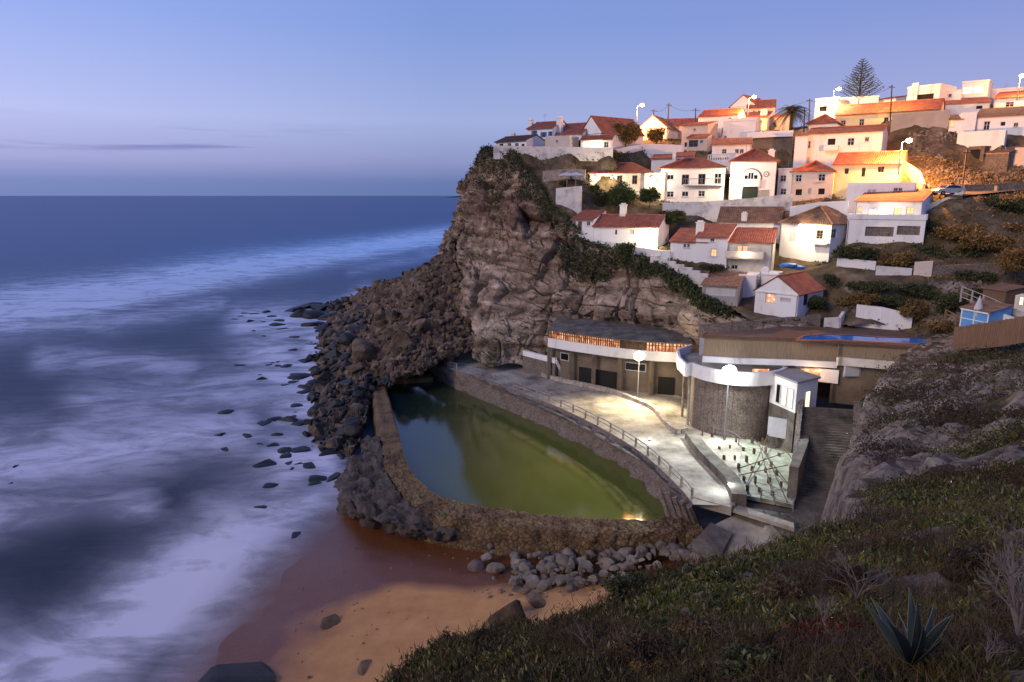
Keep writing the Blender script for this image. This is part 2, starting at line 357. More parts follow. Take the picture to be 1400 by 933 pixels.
ff = mth('MULTIPLY', at.outputs['Fac'], mth('MULTIPLY_ADD', kr.outputs[0], .72, .40)); ff = mth('ADD', ff, mth('MULTIPLY', mth('POWER', at.outputs['Fac'], 3.), .12)); ff = mth('ADD', ff, .06)
rm = N.new('ShaderNodeValToRGB'); rm.color_ramp.interpolation = 'LINEAR'; L.new(ff, rm.inputs[0]); e = rm.color_ramp.elements; e[0].position = .03; e[0].color = (0,0,0,1); e[1].position = .86; e[1].color = (1,1,1,1)
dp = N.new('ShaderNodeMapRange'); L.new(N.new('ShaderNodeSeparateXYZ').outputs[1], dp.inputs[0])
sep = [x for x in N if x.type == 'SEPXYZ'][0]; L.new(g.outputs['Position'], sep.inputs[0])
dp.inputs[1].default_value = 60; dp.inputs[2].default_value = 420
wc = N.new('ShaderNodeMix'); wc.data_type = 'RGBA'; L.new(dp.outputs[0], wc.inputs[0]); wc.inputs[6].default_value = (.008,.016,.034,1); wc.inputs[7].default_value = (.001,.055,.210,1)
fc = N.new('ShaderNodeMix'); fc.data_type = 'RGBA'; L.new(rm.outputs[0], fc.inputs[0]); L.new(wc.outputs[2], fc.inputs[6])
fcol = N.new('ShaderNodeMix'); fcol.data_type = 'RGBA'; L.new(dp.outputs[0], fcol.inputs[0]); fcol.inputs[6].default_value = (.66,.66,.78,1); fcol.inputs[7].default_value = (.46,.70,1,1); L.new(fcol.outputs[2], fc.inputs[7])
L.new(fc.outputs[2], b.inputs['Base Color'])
rr = N.new('ShaderNodeMapRange'); L.new(rm.outputs[0], rr.inputs[0]); rr.inputs[3].default_value = .34; rr.inputs[4].default_value = .9; L.new(rr.outputs[0], b.inputs['Roughness'])
b.inputs['IOR'].default_value = 1.33; b.inputs['Specular IOR Level'].default_value = .10
n3 = sn(.22, (.30, 1.5, 1), 6, .62, .4); bp = N.new('ShaderNodeBump'); bp.inputs['Strength'].default_value = .55; bp.inputs['Distance'].default_value = .9; L.new(n3, bp.inputs['Height']); bs_ = N.new('ShaderNodeMapRange'); L.new(rm.outputs[0], bs_.inputs[0]); bs_.inputs[3].default_value = .5; bs_.inputs[4].default_value = .05; bs2 = mth('MULTIPLY', bs_.outputs[0], mth('MULTIPLY_ADD', dp.outputs[0], .8, .2)); L.new(bs2, bp.inputs['Strength']); L.new(bp.outputs[0], b.inputs['Normal'])

# far cape on the horizon with two tiny lights
mb = MB(); c = [(607,266.6,.5),(620,264.5,22),(635,263.0,40),(650,262.0,60),(700,262,60)]
a0 = [P(u, 266.9, 9000) for u, v, h in c]
for (p, q_, r_) in zip(a0[:-1], a0[1:], range(4)):
    h0, h1 = c[r_][2]*.9, c[r_+1][2]*.9
    A, B = Vector((p.x, p.y, -2)), Vector((q_.x, q_.y, -2)); D = Vector((0, 1500, 0))
    mb.quad(A, B, B+Vector((0,200,h1)), A+Vector((0,200,h0))); mb.quad(A+Vector((0,200,h0)), B+Vector((0,200,h1)), B+D, A+D)
o = mb.build('hills', mk('far_cape', [(.05,.05,.09)], .01)); tag(o, kind='structure')

# ================================================================ SAND
_wl = [(p.x, p.y) for p in [PZ(200,1000,0), PZ(300,933,0), PZ(345,860,0), PZ(400,790,0), PZ(450,735,0), PZ(480,705,0)]]
XX, YY = np.meshgrid(gx, gy, indexing='ij'); ds_ = sdist(XX, YY, _wl); sh_ = 1-np.clip((ds_+.3)/7.5, 0, 1); sh_ = sh_*sh_*(3-2*sh_)*.97; sh_ = np.where((np.abs(ds_) < 40) & (YY < 75), sh_, 0.); attr(sea, 'shallow', sh_)
def sandz(x, y, edge):
    return edge
waterline = [PZ(200,1000,0), PZ(300,933,0), PZ(345,860,0), PZ(400,790,0), PZ(450,735,0), PZ(480,705,0), PZ(560,740,0)]
wl = [(p.x, p.y) for p in waterline] + [(4, 60), (30, 66)]
gx = np.arange(-44, 36, .45); gy = np.arange(16, 72, .45); X, Y = np.meshgrid(gx, gy, indexing='ij')
sd = -sdist(X, Y, wl)          # positive on the beach (right of the line)
Z = np.where(sd > 0, .02+.075*sd, .02+.04*sd)
for i in range(X.shape[0]):
    for j in range(X.shape[1]): Z[i, j] += .10*noise.noise(Vector((X[i, j]*.12, Y[i, j]*.2, 3)))+.03*noise.noise(Vector((X[i, j]*.6, Y[i, j]*.8, 3)))
sandm = mk('beach_sand', [(.40,.19,.065),(.54,.28,.105)], .5, .7, .5, 5, detail=10)
sand = mesh_obj('beach_sand', np.stack([X, Y, Z], 2), gfaces(*X.shape)[:, ::-1], sandm, origin=(0,0,0), smooth=True); tag(sand, kind='structure')
attr(sand, 'dry', sd-np.maximum(0, Y-47.5)*1.6)
N = sandm.node_tree.nodes; L = sandm.node_tree.links; b = N['Principled BSDF']
at = N.new('ShaderNodeAttribute'); at.attribute_name = 'dry'; g = N.new('ShaderNodeNewGeometry'); n = N.new('ShaderNodeTexNoise'); n.inputs['Scale'].default_value = .16; n.inputs['Detail'].default_value = 2; L.new(g.outputs['Position'], n.inputs[0])
ma = N.new('ShaderNodeMath'); ma.operation = 'MULTIPLY_ADD'; L.new(n.outputs['Fac'], ma.inputs[0]); ma.inputs[1].default_value = 9; L.new(at.outputs['Fac'], ma.inputs[2])
rp2 = N.new('ShaderNodeMapRange'); rp2.inputs[1].default_value = 7.5; rp2.inputs[2].default_value = 11.5; L.new(ma.outputs[0], rp2.inputs[0])
old = b.inputs['Base Color'].links[0].from_socket
mx = N.new('ShaderNodeMix'); mx.data_type = 'RGBA'; L.new(rp2.outputs[0], mx.inputs[0]); mx.inputs[6].default_value = (.16,.055,.018,1); L.new(old, mx.inputs[7]); L.new(mx.outputs[2], b.inputs['Base Color'])
r3 = N.new('ShaderNodeMapRange'); L.new(rp2.outputs[0], r3.inputs[0]); r3.inputs[3].default_value = .2; r3.inputs[4].default_value = .75; L.new(r3.outputs[0], b.inputs['Roughness'])
sand_bvh = BVHTree.FromPolygons([tuple(v) for v in np.stack([X, Y, Z], 2).reshape(-1, 3)], [tuple(f) for f in gfaces(*X.shape)])

# ================================================================ HEADLAND CLIFF
T = lambda u, v, Y: P(u, v, Y)
cols_ = [  # top, upper, middle, lower, foot
 [Vector((4,185,42)), Vector((-1,190,34)), Vector((-6,195,24)), Vector((-12,200,12)), Vector((-14,205,-2))],
 [Vector((-2,158,42)), Vector((-8,160,34)), Vector((-12,162,24)), Vector((-18,166,12)), Vector((-22,168,-2))],
 [T(662,207,140), T(640,262,137), T(634,310,136), T(622,352,134), PZ(592,415,3)],
 [T(700,212,131), T(692,275,124), T(672,350,119), T(655,430,113), T(646,488,109)],
 [T(738,262,122), T(728,310,116), T(716,380,111), T(708,440,107), T(704,497,104)],
 [T(785,322,111), T(775,365,107), T(765,410,104.5), T(757,460,103), T(752,512,102.5)],
 [T(850,352,103), T(846,390,101), T(842,420,99.5), T(838,460,100.5), T(835,520,101)],
 [T(912,368,97), T(908,395,95.5), T(905,425,94.5), T(902,460,96.5), T(900,530,97)],
 [T(955,405,90), T(953,425,89), T(951,445,88), T(950,470,90), T(950,535,90.5)],
 [T(1035,440,84), T(1035,455,83), T(1035,470,82.2), T(1035,485,81.5), T(1035,545,81)],
 [T(1120,448,82), T(1120,460,81), T(1120,475,80.4), T(1120,490,80), T(1120,545,79.7)],
 [T(1220,455,80.5), T(1220,465,80), T(1220,480,79.6), T(1220,500,79.3), T(1220,540,79)],
]
rows = [[c[r] for c in cols_] for r in range(5)]
back = [Vector((p.x+1.0, p.y+3.0, p.z-1.0)) for p in rows[0]]
G0 = loft([back]+rows, 230, 640)
amp = np.ones(G0.shape[:2]); iu = np.linspace(0, 5, 230)
amp *= np.clip((iu-.6)/.6, .15, 1)[:, None]; jv = np.linspace(0, 11, 640); amp *= np.clip((8.6-jv)/2, .25, 1)[None]
amp *= (1-.45*np.clip((iu-4)/1, 0, 1))[:, None]
n0 = normals(G0); sg = 1. if n0[115, 230][1] < 0 else -1.
G = displaced(G0, rockdisp, sg, amp)
cl = mesh_obj('headland_cliff', G.reshape(-1,3), gfaces(230, 640, flip=sg < 0), M['rock'], origin=(0,0,0), smooth=False); tag(cl, 'sheer brown sea cliff of the headland below the village', kind='structure')
cliff_bvh = BVHTree.FromPolygons([tuple(v) for v in G.reshape(-1, 3)], [tuple(f) for f in gfaces(230, 640)])
cliff_top = [(p.x, p.y) for p in rows[0]]
# cliff material: redder near the top, pale grey-tan lower, dark green growth on the ledges
m = M['rock']; N = m.node_tree.nodes; L = m.node_tree.links; b = N['Principled BSDF']; old = b.inputs['Base Color'].links[0].from_socket
g = N.new('ShaderNodeNewGeometry'); sp = N.new('ShaderNodeSeparateXYZ'); L.new(g.outputs['Position'], sp.inputs[0])
st_ = N.new('ShaderNodeMapping'); st_.inputs['Scale'].default_value = (.03,.03,.55); L.new(g.outputs['Position'], st_.inputs[0]); ns = N.new('ShaderNodeTexNoise'); ns.inputs['Scale'].default_value = 1; ns.inputs['Detail'].default_value = 6; L.new(st_.outputs[0], ns.inputs[0])
rs = N.new('ShaderNodeValToRGB'); L.new(ns.outputs['Fac'], rs.inputs[0]); e = rs.color_ramp.elements; e[0].position = .35; e[0].color = (.42,.32,.26,1); e[1].position = .65; e[1].color = (1.15,1.08,1.05,1)
mx = N.new('ShaderNodeMix'); mx.data_type = 'RGBA'; mx.blend_type = 'MULTIPLY'; mx.inputs[0].default_value = 1; L.new(old, mx.inputs[6]); L.new(rs.outputs[0], mx.inputs[7])
cm = N.new('ShaderNodeMapping'); cm.inputs['Scale'].default_value = (.42,.42,.085); L.new(g.outputs['Position'], cm.inputs[0])
cd1 = N.new('ShaderNodeTexNoise'); cd1.inputs['Scale'].default_value = 1.4; cd1.inputs['Detail'].default_value = 5; L.new(cm.outputs[0], cd1.inputs[0])
cv_ = N.new('ShaderNodeVectorMath'); cv_.operation = 'MULTIPLY_ADD'; cv_.inputs[1].default_value = (.9,.9,.5); L.new(cd1.outputs['Color'], cv_.inputs[0]); L.new(cm.outputs[0], cv_.inputs[2])
vv = N.new('ShaderNodeTexVoronoi'); vv.feature = 'DISTANCE_TO_EDGE'; vv.inputs['Scale'].default_value = 1; L.new(cv_.outputs[0], vv.inputs['Vector'])
vr = N.new('ShaderNodeMapRange'); vr.inputs[2].default_value = .03; vr.inputs[3].default_value = .66; L.new(vv.outputs['Distance'], vr.inputs[0])
vm = N.new('ShaderNodeMix'); vm.data_type = 'RGBA'; vm.blend_type = 'MULTIPLY'; vm.inputs[0].default_value = 1; L.new(mx.outputs[2], vm.inputs[6]); L.new(vr.outputs[0], vm.inputs[7]); mx = vm
hz = N.new('ShaderNodeMapRange'); hz.inputs[1].default_value = 8; hz.inputs[2].default_value = 36; L.new(sp.outputs[2], hz.inputs[0])
tn = N.new('ShaderNodeValToRGB'); L.new(hz.outputs[0], tn.inputs[0]); e = tn.color_ramp.elements; e[0].color = (1.05,.98,.92,1); e[1].color = (1.0,.80,.67,1); e[0].color = (1.04,1.0,.95,1)
mx2 = N.new('ShaderNodeMix'); mx2.data_type = 'RGBA'; mx2.blend_type = 'MULTIPLY'; mx2.inputs[0].default_value = 1; L.new(mx.outputs[2], mx2.inputs[6]); L.new(tn.outputs[0], mx2.inputs[7])
sn_ = N.new('ShaderNodeSeparateXYZ'); L.new(g.outputs['True Normal'], sn_.inputs[0])
gn = N.new('ShaderNodeTexNoise'); gn.inputs['Scale'].default_value = .12; gn.inputs['Detail'].default_value = 6; L.new(g.outputs['Position'], gn.inputs[0])
ad = N.new('ShaderNodeMath'); ad.operation = 'MULTIPLY_ADD'; ad.inputs[1].default_value = 1.9; L.new(gn.outputs['Fac'], ad.inputs[0]); L.new(sn_.outputs[2], ad.inputs[2])
gr = N.new('ShaderNodeMapRange'); gr.inputs[1].default_value = 1.62; gr.inputs[2].default_value = 1.80; L.new(ad.outputs[0], gr.inputs[0])
mx3 = N.new('ShaderNodeMix'); mx3.data_type = 'RGBA'; L.new(gr.outputs[0], mx3.inputs[0]); L.new(mx2.outputs[2], mx3.inputs[6]); mx3.inputs[7].default_value = (.05,.05,.015,1)
L.new(mx3.outputs[2], b.inputs['Base Color'])

# ================================================================ RUBBLE SLOPE at the foot of the headland
rr_ = [
 [T(640,300,140), T(622,345,133.5), T(640,405,122), T(652,450,114), T(640,480,109.5), T(605,484,106)],
 [T(600,350,146), T(600,368,134), T(605,420,121), T(600,455,113), T(590,480,107), T(578,500,101)],
 [T(560,372,150), T(560,392,134), T(560,430,120), T(550,470,110), T(545,500,103), T(530,522,98.5)],
 [PZ(500,395,7), PZ(505,420,6), PZ(500,450,5), PZ(495,490,4.5), PZ(500,520,4), PZ(512,527,3)],
 [PZ(450,415,.8), PZ(450,440,.8), PZ(440,480,.8), PZ(435,540,.8), PZ(440,590,1), PZ(490,600,1.5)],
 [PZ(420,420,-2), PZ(415,445,-2), PZ(410,490,-2), PZ(405,560,-2), PZ(410,620,-2), PZ(450,660,-2)],
]
Gr = loft(rr_, 70, 90); ng = normals(Gr); sg = 1. if ng[35, 45][2] > 0 else -1.
def rub(p):
    p = Vector(p); ds, pp = noise.voronoi(p*.42); return noise.noise(pp[0]*3)*1.1+.5*noise.fractal(p*.5, 1, 2, 3)-.5*math.exp(-((ds[1]-ds[0])/.15)**2)
Gr = displaced(Gr, rub, sg)
scree = mesh_obj('rocky_slope', Gr.reshape(-1,3), gfaces(70, 90, flip=sg < 0), M['boul'], origin=(0,0,0)); tag(scree, kind='structure')
scree_bvh = BVHTree.FromPolygons([tuple(v) for v in Gr.reshape(-1, 3)], [tuple(f) for f in gfaces(70, 90)])

import bmesh
def rock_mesh(name, seed, angular=True, flat=(1,1,.75), sub=2):
    rnd = random.Random(seed); bm = bmesh.new()
    if angular:
        for i in range(13):
            v = Vector((rnd.gauss(0,1), rnd.gauss(0,1), rnd.gauss(0,1))).normalized()*rnd.uniform(.75,1.1)
            bm.verts.new((v.x*flat[0], v.y*flat[1], v.z*flat[2]))
        bmesh.ops.convex_hull(bm, input=bm.verts[:])
        bmesh.ops.bevel(bm, geom=bm.edges[:]+bm.verts[:], offset=.07, segments=1, affect='EDGES')
    else:
        bmesh.ops.create_icosphere(bm, subdivisions=3, radius=1)
        for v in bm.verts:
            p = v.co*.9+Vector((seed*7.1, 0, 0)); k = 1+.35*noise.noise(p)+.12*noise.noise(p*2.7)
            c = v.co*k; c = Vector((c.x*flat[0], c.y*flat[1], c.z*flat[2]))
            for a in range(3): c[a] = max(-.8, min(.8, c[a]))
            v.co = c
    me = bpy.data.meshes.new(name); bm.to_mesh(me); bm.free()
    if not angular: me.polygons.foreach_set('use_smooth', [True]*len(me.polygons))
    return me
rock_src = [rock_mesh('boulder', i, True, ((1,.8,.7),(1,1,.5),(1.2,.7,.8),(.9,.9,.9),(1.3,.8,.45),(1,.6,1.1))[i % 6]) for i in range(12)]
round_src = [rock_mesh('stone', i, False, ((1,.8,.7),(1,.9,.55),(1.2,.75,.7),(1,1,.8))[i % 4]) for i in range(8)]
for me in rock_src: me.materials.append(M['boul'])
for me in round_src: me.materials.append(M['boulp'])
dark_src = []
for me in rock_src[:6]+round_src[:3]:
    c = me.copy(); c.materials.clear(); c.materials.append(M['bould']); dark_src.append(c)
def put_rock(name, me, p, s, label, group, cat='boulder', tilt=.5, zsc=1.):
    o = bpy.data.objects.new(name, me); col.objects.link(o); o.location = p; o.scale = (s, s, s*zsc)
    o.rotation_euler = (random.uniform(-tilt, tilt), random.uniform(-tilt, tilt), random.uniform(0, 6.28)); tag(o, label, cat, group); return o
def merged_rocks(name, items, mat, kind='stuff', label=None):
    VV, FF = [], []; n = 0
    for me, p, s, rot in items:
        from mathutils import Euler
        R = np.array(Euler(rot).to_matrix()); v = np.array([tuple(q.co) for q in me.vertices])*s@R.T+np.array(p)
        VV.append(v); FF += [tuple(i+n for i in f.vertices) for f in me.polygons]; n += len(v)
    o = mesh_obj(name, np.concatenate(VV), FF, mat, origin=(0,0,0)); return tag(o, label, kind=kind)
# big boulders: individuals
cnt = 0; placed = []; tries = 0
while cnt < 215 and tries < 6000:
    tries += 1
    a, b_ = random.random()**.8, random.random()
    i, j = int(2+a*62), int(b_*88); p = Vector(Gr[i, j]); u, v = pix(p)
    dark = p.z < 5.0+1.6*noise.noise(p*.1)
    s = random.uniform(.7, 2.4)*(2.0 if random.random() < .12 else 1)*(1. if i > 18 else .8)*(.62 if j > 62 else 1.)*(.8 if dark else 1)
    if any((p-q).length < (s+r)*.55 for q, r in placed): continue
    placed.append((p, s)); cnt += 1
    if dark: put_rock('wet_boulder', random.choice(dark_src), p+Vector((0,0,.1)), s, 'black wet boulder in the tide line below the brown rubble slope', 'black boulders along the waterline')
    else: put_rock('boulder', random.choice(rock_src), p+Vector((0,0,.05*s)), s*.9, 'brown angular boulder in the rubble slope below the headland cliff', 'boulders of the rubble slope')
it = []; itd = []
for k in range(1700):
    i, j = random.randrange(1, 69), random.randrange(0, 89); p = Vector(Gr[i, j])+Vector((random.uniform(-.6,.6), random.uniform(-.6,.6), .05))
    t = (random.choice(rock_src), p, random.uniform(.25, .85), (random.random()*6, random.random()*6, random.random()*6))
    (itd if p.z < 4.6+1.6*noise.noise(p*.1) else it).append(t)
merged_rocks('scree', it, M['boul']); merged_rocks('wet_scree', itd, M['bould'])
# dark reef at the tip
for k, (u, v, s) in enumerate([(402,420,4),(420,415,5),(440,417,6),(462,416,6),(480,413,6),(412,428,4),(432,428,5),(455,430,5),(475,428,5),(425,440,4),(447,443,4)]):
    p = PZ(u, v+4, .2); put_rock('wet_rock', dark_src[k % 9], p, s*.95, 'dark rock mass of the low reef beyond the rubble slope', 'rocks of the far reef', tilt=.15, zsc=.5)
for k, (u, v, s) in enumerate([(322,436,1.6),(334,428,2.2),(349,429,1.8),(362,427,1.7),(356,440,1.8),(341,440,1.3),(378,444,2),(384,438,1.7),(372,433,1.2),(398,462,2),(330,432,1.3),(388,450,1.5),
    (415,494,1.9),(386,500,1.6),(432,505,1.6),(412,515,2.1),(440,520,2.2),(405,512,1),(427,470,1.7),(440,480,2),(425,545,2.0),(418,530,1.8),(436,560,2),(395,575,1.5),(410,578,1.2),(408,614,1.3),(388,617,.9),(428,635,1.5),(430,658,1.25),(455,650,1.3),(362,635,1.5),(352,609,1.1),(378,595,.9),(310,563,1.2),(360,578,1.1),
    (378,573,1.0),(272,717,.8),(400,731,.75),(355,692,.7),(302,594,.9),(312,612,1.0),(22,638,1.2),(48,646,1.1),(70,650,1.1),(15,662,1.2),(40,664,1.),(215,600,1.3),(240,577,1.),(445,600,1.6),(452,575,1.8),(450,620,1.5),(447,540,2)]+[(random.gauss(395,38), random.uniform(440,670), random.uniform(.5,1.2)) for _ in range(34)]):
    p = PZ(u, v, 0); far = u < 300
    o = put_rock('wet_rock', dark_src[k % 9], p-Vector((0,0,s*(.30 if far else .16))), s*(1.0 if far else 1.35), 'low black rock breaking the misty surf off the rubble slope' if not far else 'half drowned dark rock out in the open surf', 'black rocks in the surf' if not far else 'drowned rocks in the surf', tilt=.15, zsc=.42)
# ================================================================ NEAR HILLSIDE (where the camera stands)
ctrl = [(-3,10*.0-4,27),(-3,1,26.4),(-2.6,6,25.2),(-1.97,10,24.0),(0,12,23.7),(2.4,13.5,23.5),(5.3,15,23.3),(9.7,18,22.6),(15,28,19.9),(20.2,38,18.3),(25.5,47,17.6),(31,56,17.1),
 (0,0,29.8),(3,-3,30.6),(5,0,30.3),(0,-8,30.5),(10,0,30.6),(18,0,31),(3.2,4.7,28.2),(0,7.5,26.0),(1.5,6,27.2),(5.9,10,26.0),(9.8,12,26.0),(4.4,10.5,25.3),(2.6,10.2,24.9),
 (20.6,26,22.4),(16.5,24,21.9),(25.6,38,20.2),(13.2,20,22.9),(40.4,62,18),(46,60,19.2),(19,36,19.2),(23,40,19.0),(30,45,20.0),(36,48,20.6),(33,56,17.6),(55,60,21),(60,70,21.5),(20,12,27),(30,20,27),(30,0,31),(45,30,26),(60,40,26),(60,0,32),(41,68,17.8),(50,72,19)]
rb = RBF(ctrl)
edge = [(-4,-12),(-3,1),(-2.6,6),(-1.97,10),(0,12),(2.4,13.5),(5.3,15),(9.7,18),(15,28),(20.2,38),(25.5,47),(31,56),(34.5,61.5),(39.5,67.5),(50,78)]
gx = np.arange(-16, 66, .36); gy = np.arange(-12, 75, .36); X, Y = np.meshgrid(gx, gy, indexing='ij')
S = sdist(X, Y, edge)          # positive = left of the walking direction = over the edge
Z0 = rb(X, Y); t_ = np.clip((Y-24)/18, 0, 1); Z0 = Z0-1.5*t_*t_*(3-2*t_); Z = Z0.copy()
for i in range(X.shape[0]):
    for j in range(X.shape[1]):
        x, y = X[i, j], Y[i, j]; r = math.hypot(x, y); s = S[i, j]
        p = Vector((x, y, 0)); wob = 1.2*noise.noise(p*.35+Vector((5,0,0)))+.6*noise.noise(p*1.1)
        if y > 60: wob *= .3
        d = s+wob*(1 if r > 9 else .3)
        far = min(1, max(0, (y-18)/12)); far *= 1-.75*min(1, max(0, (y-42)/14))
        z = Z[i, j] + (.16+1.0*far)*noise.fractal(p*(.55-.3*far), .9, 2.1, 6)
        if far: z += far*.5*noise.ridged_multi_fractal(Vector((x*.25, y*.25, 1)), 1, 2, 4, 1, 2)-.35*far
        z += .10*noise.noise(p*1.7)+(.30*noise.noise(p*.8)+.16*noise.noise(p*1.9+Vector((4,0,0)))+.08*noise.noise(p*3.7))*(1-far)
        if d > 0:
            z -= d*((1.5 if y < 17 else min(5.5, 1.5+(y-17)*.8))+.45*noise.noise(p*.25))
            z += min(d, 2.5)*.9*noise.fractal(Vector((x*.5, y*.5, z*.35)), .8, 2, 5)
        Z[i, j] = z
Z = np.maximum(Z, -1.5)
dd = S > 30
nb = np.stack([X, Y, Z], 2)
near = mesh_obj('hillside', nb.reshape(-1, 3), gfaces(*X.shape)[:, ::-1], M['nearE'], origin=(0,0,0), smooth=True); tag(near, 'dark overgrown hillside in the foreground', kind='structure')
near_bvh = BVHTree.FromPolygons([tuple(v) for v in nb.reshape(-1, 3)], [tuple(f) for f in gfaces(*X.shape)])
def nz(x, y):
    h = near_bvh.ray_cast(Vector((x, y, 80)), Vector((0,0,-1))); return h[0] if h[0] else None
# near material: bare pale rock where steep, lichen green tops further off
m = M['nearE']; N = m.node_tree.nodes; L = m.node_tree.links; b = N['Principled BSDF']; old = b.inputs['Base Color'].links[0].from_socket
g = N.new('ShaderNodeNewGeometry'); sp = N.new('ShaderNodeSeparateXYZ'); L.new(g.outputs['True Normal'], sp.inputs[0])
nn = N.new('ShaderNodeTexNoise'); nn.inputs['Scale'].default_value = .5; nn.inputs['Detail'].default_value = 8; nn.inputs['Roughness'].default_value = .7; L.new(g.outputs['Position'], nn.inputs[0])
a = N.new('ShaderNodeMath'); a.operation = 'MULTIPLY_ADD'; a.inputs[1].default_value = -1.25; L.new(nn.outputs['Fac'], a.inputs[0]); L.new(sp.outputs[2], a.inputs[2])
r = N.new('ShaderNodeMapRange'); r.inputs[1].default_value = .33; r.inputs[2].default_value = .20; L.new(a.outputs[0], r.inputs[0])
rc = N.new('ShaderNodeTexNoise'); rc.inputs['Scale'].default_value = 1.1; rc.inputs['Detail'].default_value = 9; rc.inputs['Roughness'].default_value = .75
mpp = N.new('ShaderNodeMapping'); mpp.inputs['Scale'].default_value = (1.6,1.6,.35); L.new(g.outputs['Position'], mpp.inputs[0]); L.new(mpp.outputs[0], rc.inputs[0])
rcr = N.new('ShaderNodeValToRGB'); L.new(rc.outputs['Fac'], rcr.inputs[0]); e = rcr.color_ramp.elements; e[0].position = .35; e[0].color = (.05,.04,.035,1); e[1].position = .60; e[1].color = (.40,.32,.25,1)
mx = N.new('ShaderNodeMix'); mx.data_type = 'RGBA'; L.new(r.outputs[0], mx.inputs[0]); L.new(old, mx.inputs[6]); L.new(rcr.outputs[0], mx.inputs[7])
gn = N.new('ShaderNodeTexNoise'); gn.inputs['Scale'].default_value = .22; gn.inputs['Detail'].default_value = 7; L.new(g.outputs['Position'], gn.inputs[0])
gr = N.new('ShaderNodeMapRange'); gr.inputs[1].default_value = .55; gr.inputs[2].default_value = .66; L.new(gn.outputs['Fac'], gr.inputs[0])
mx3 = N.new('ShaderNodeMix'); mx3.data_type = 'RGBA'; L.new(gr.outputs[0], mx3.inputs[0]); L.new(mx.outputs[2], mx3.inputs[6]); mx3.inputs[7].default_value = (.055,.055,.012,1); L.new(mx3.outputs[2], b.inputs['Base Color'])

# ================================================================ SHORE GROUND, TIDAL POOL, PROMENADE
PZ0 = 5.0
prom_edge = [(568,480),(588,491),(610,503),(660,517),(720,540),(770,560),(830,590),(880,622),(925,663),(948,690)]
prom_back = [(578,474),(600,480),(640,486),(700,499),(750,513),(800,528),(850,536),(905,548),(950,575),(1000,600),(1060,620)]
pe = [PZ(u, v, PZ0) for u, v in prom_edge]; pb = [PZ(u, v, PZ0) for u, v in prom_back]
# promenade sheet
mb = MB(); A = crom([tuple(p) for p in pe], 60); B = crom([tuple(p) for p in [PZ(572,470,PZ0), PZ(640,480,PZ0), PZ(720,488,PZ0), PZ(800,505,PZ0), PZ(900,530,PZ0), PZ(960,560,PZ0), PZ(1010,600,PZ0), PZ(1010,640,PZ0), PZ(1005,692,PZ0)]], 60)
for i in range(59):
    for k in range(6):
        q = lambda i, k: tuple(A[i]+(B[i]-A[i])*k/6); mb.quad(q(i,k), q(i+1,k), q(i+1,k+1), q(i,k+1))
o = mb.build('promenade', M['conc']); tag(o, kind='structure')
# shore ground under everything
mb = MB(); s_ = [PZ(560,470,4.6), PZ(720,485,4.6), PZ(900,500,4.6), PZ(1100,500,4.6), PZ(1260,560,4.6), PZ(1260,700,4.6), PZ(1090,740,3.2), PZ(1000,705,4.2), PZ(930,680,4.6), PZ(880,632,4.6), PZ(770,572,4.6), PZ(660,523,4.6)]
mb.quad(*[tuple(p) for p in s_]); o = mb.build('ground', M['concd']); tag(o, kind='structure')
# stone revetment wall between promenade and pool water
foot = [PZ(u, v, .9) for u, v in [(560,502),(585,521),(612,536),(660,560),(712,586),(762,612),(805,632),(842,652),(884,690),(920,722)]]
mid = [(a*.5+b_*.5) for a, b_ in zip(pe, foot)]
Gw = loft([[p+Vector((0,0,.02)) for p in pe], mid, foot], 16, 220)
def wd(p):
    p = Vector(p); return .45*noise.fractal(p*.5, .9, 2, 5)+.15*noise.noise(p*2.5)
ng = normals(Gw); sg = 1. if ng[8, 110][1] < 0 else -1.
amp = np.ones(Gw.shape[:2])*1.5; amp[0] = 0; amp[1] = .3
Gw = displaced(Gw, wd, sg, amp)
o = mesh_obj('promenade_wall', Gw.reshape(-1, 3), gfaces(16, 220, flip=sg < 0), M['stoneg'], smooth=True); tag(o, 'rough stone retaining wall dropping from the promenade to the tidal pool', 'retaining wall')
# pool water
wz = 2.3
wo = [PZ(u, v, wz) for u, v in [(526,519),(575,517),(592,518),(640,540),(720,572),(800,602),(860,640),(905,690),(935,722),(870,722),(800,718),(700,708),(640,700),(595,688),(560,665),(538,635),(530,590),(524,555)]]
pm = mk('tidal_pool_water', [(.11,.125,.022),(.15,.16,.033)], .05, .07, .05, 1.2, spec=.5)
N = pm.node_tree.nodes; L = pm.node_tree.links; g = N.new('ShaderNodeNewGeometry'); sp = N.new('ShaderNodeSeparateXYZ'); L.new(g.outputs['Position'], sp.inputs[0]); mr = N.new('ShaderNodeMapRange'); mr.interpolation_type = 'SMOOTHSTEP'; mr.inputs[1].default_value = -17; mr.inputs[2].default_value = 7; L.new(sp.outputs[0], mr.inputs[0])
mx = N.new('ShaderNodeMix'); mx.data_type = 'RGBA'; L.new(mr.outputs[0], mx.inputs[0]); mx.inputs[6].default_value = (.008,.020,.020,1); old = N['Principled BSDF'].inputs['Base Color'].links[0].from_socket; L.new(old, mx.inputs[7]); L.new(mx.outputs[2], N['Principled BSDF'].inputs['Base Color'])  # left side darkened in base colour, painting in dark sky reflection and missing floodlight
mb = MB(); mb.quad(*[tuple(p) for p in wo]); o = mb.build('pool_water', pm); tag(o, kind='structure')
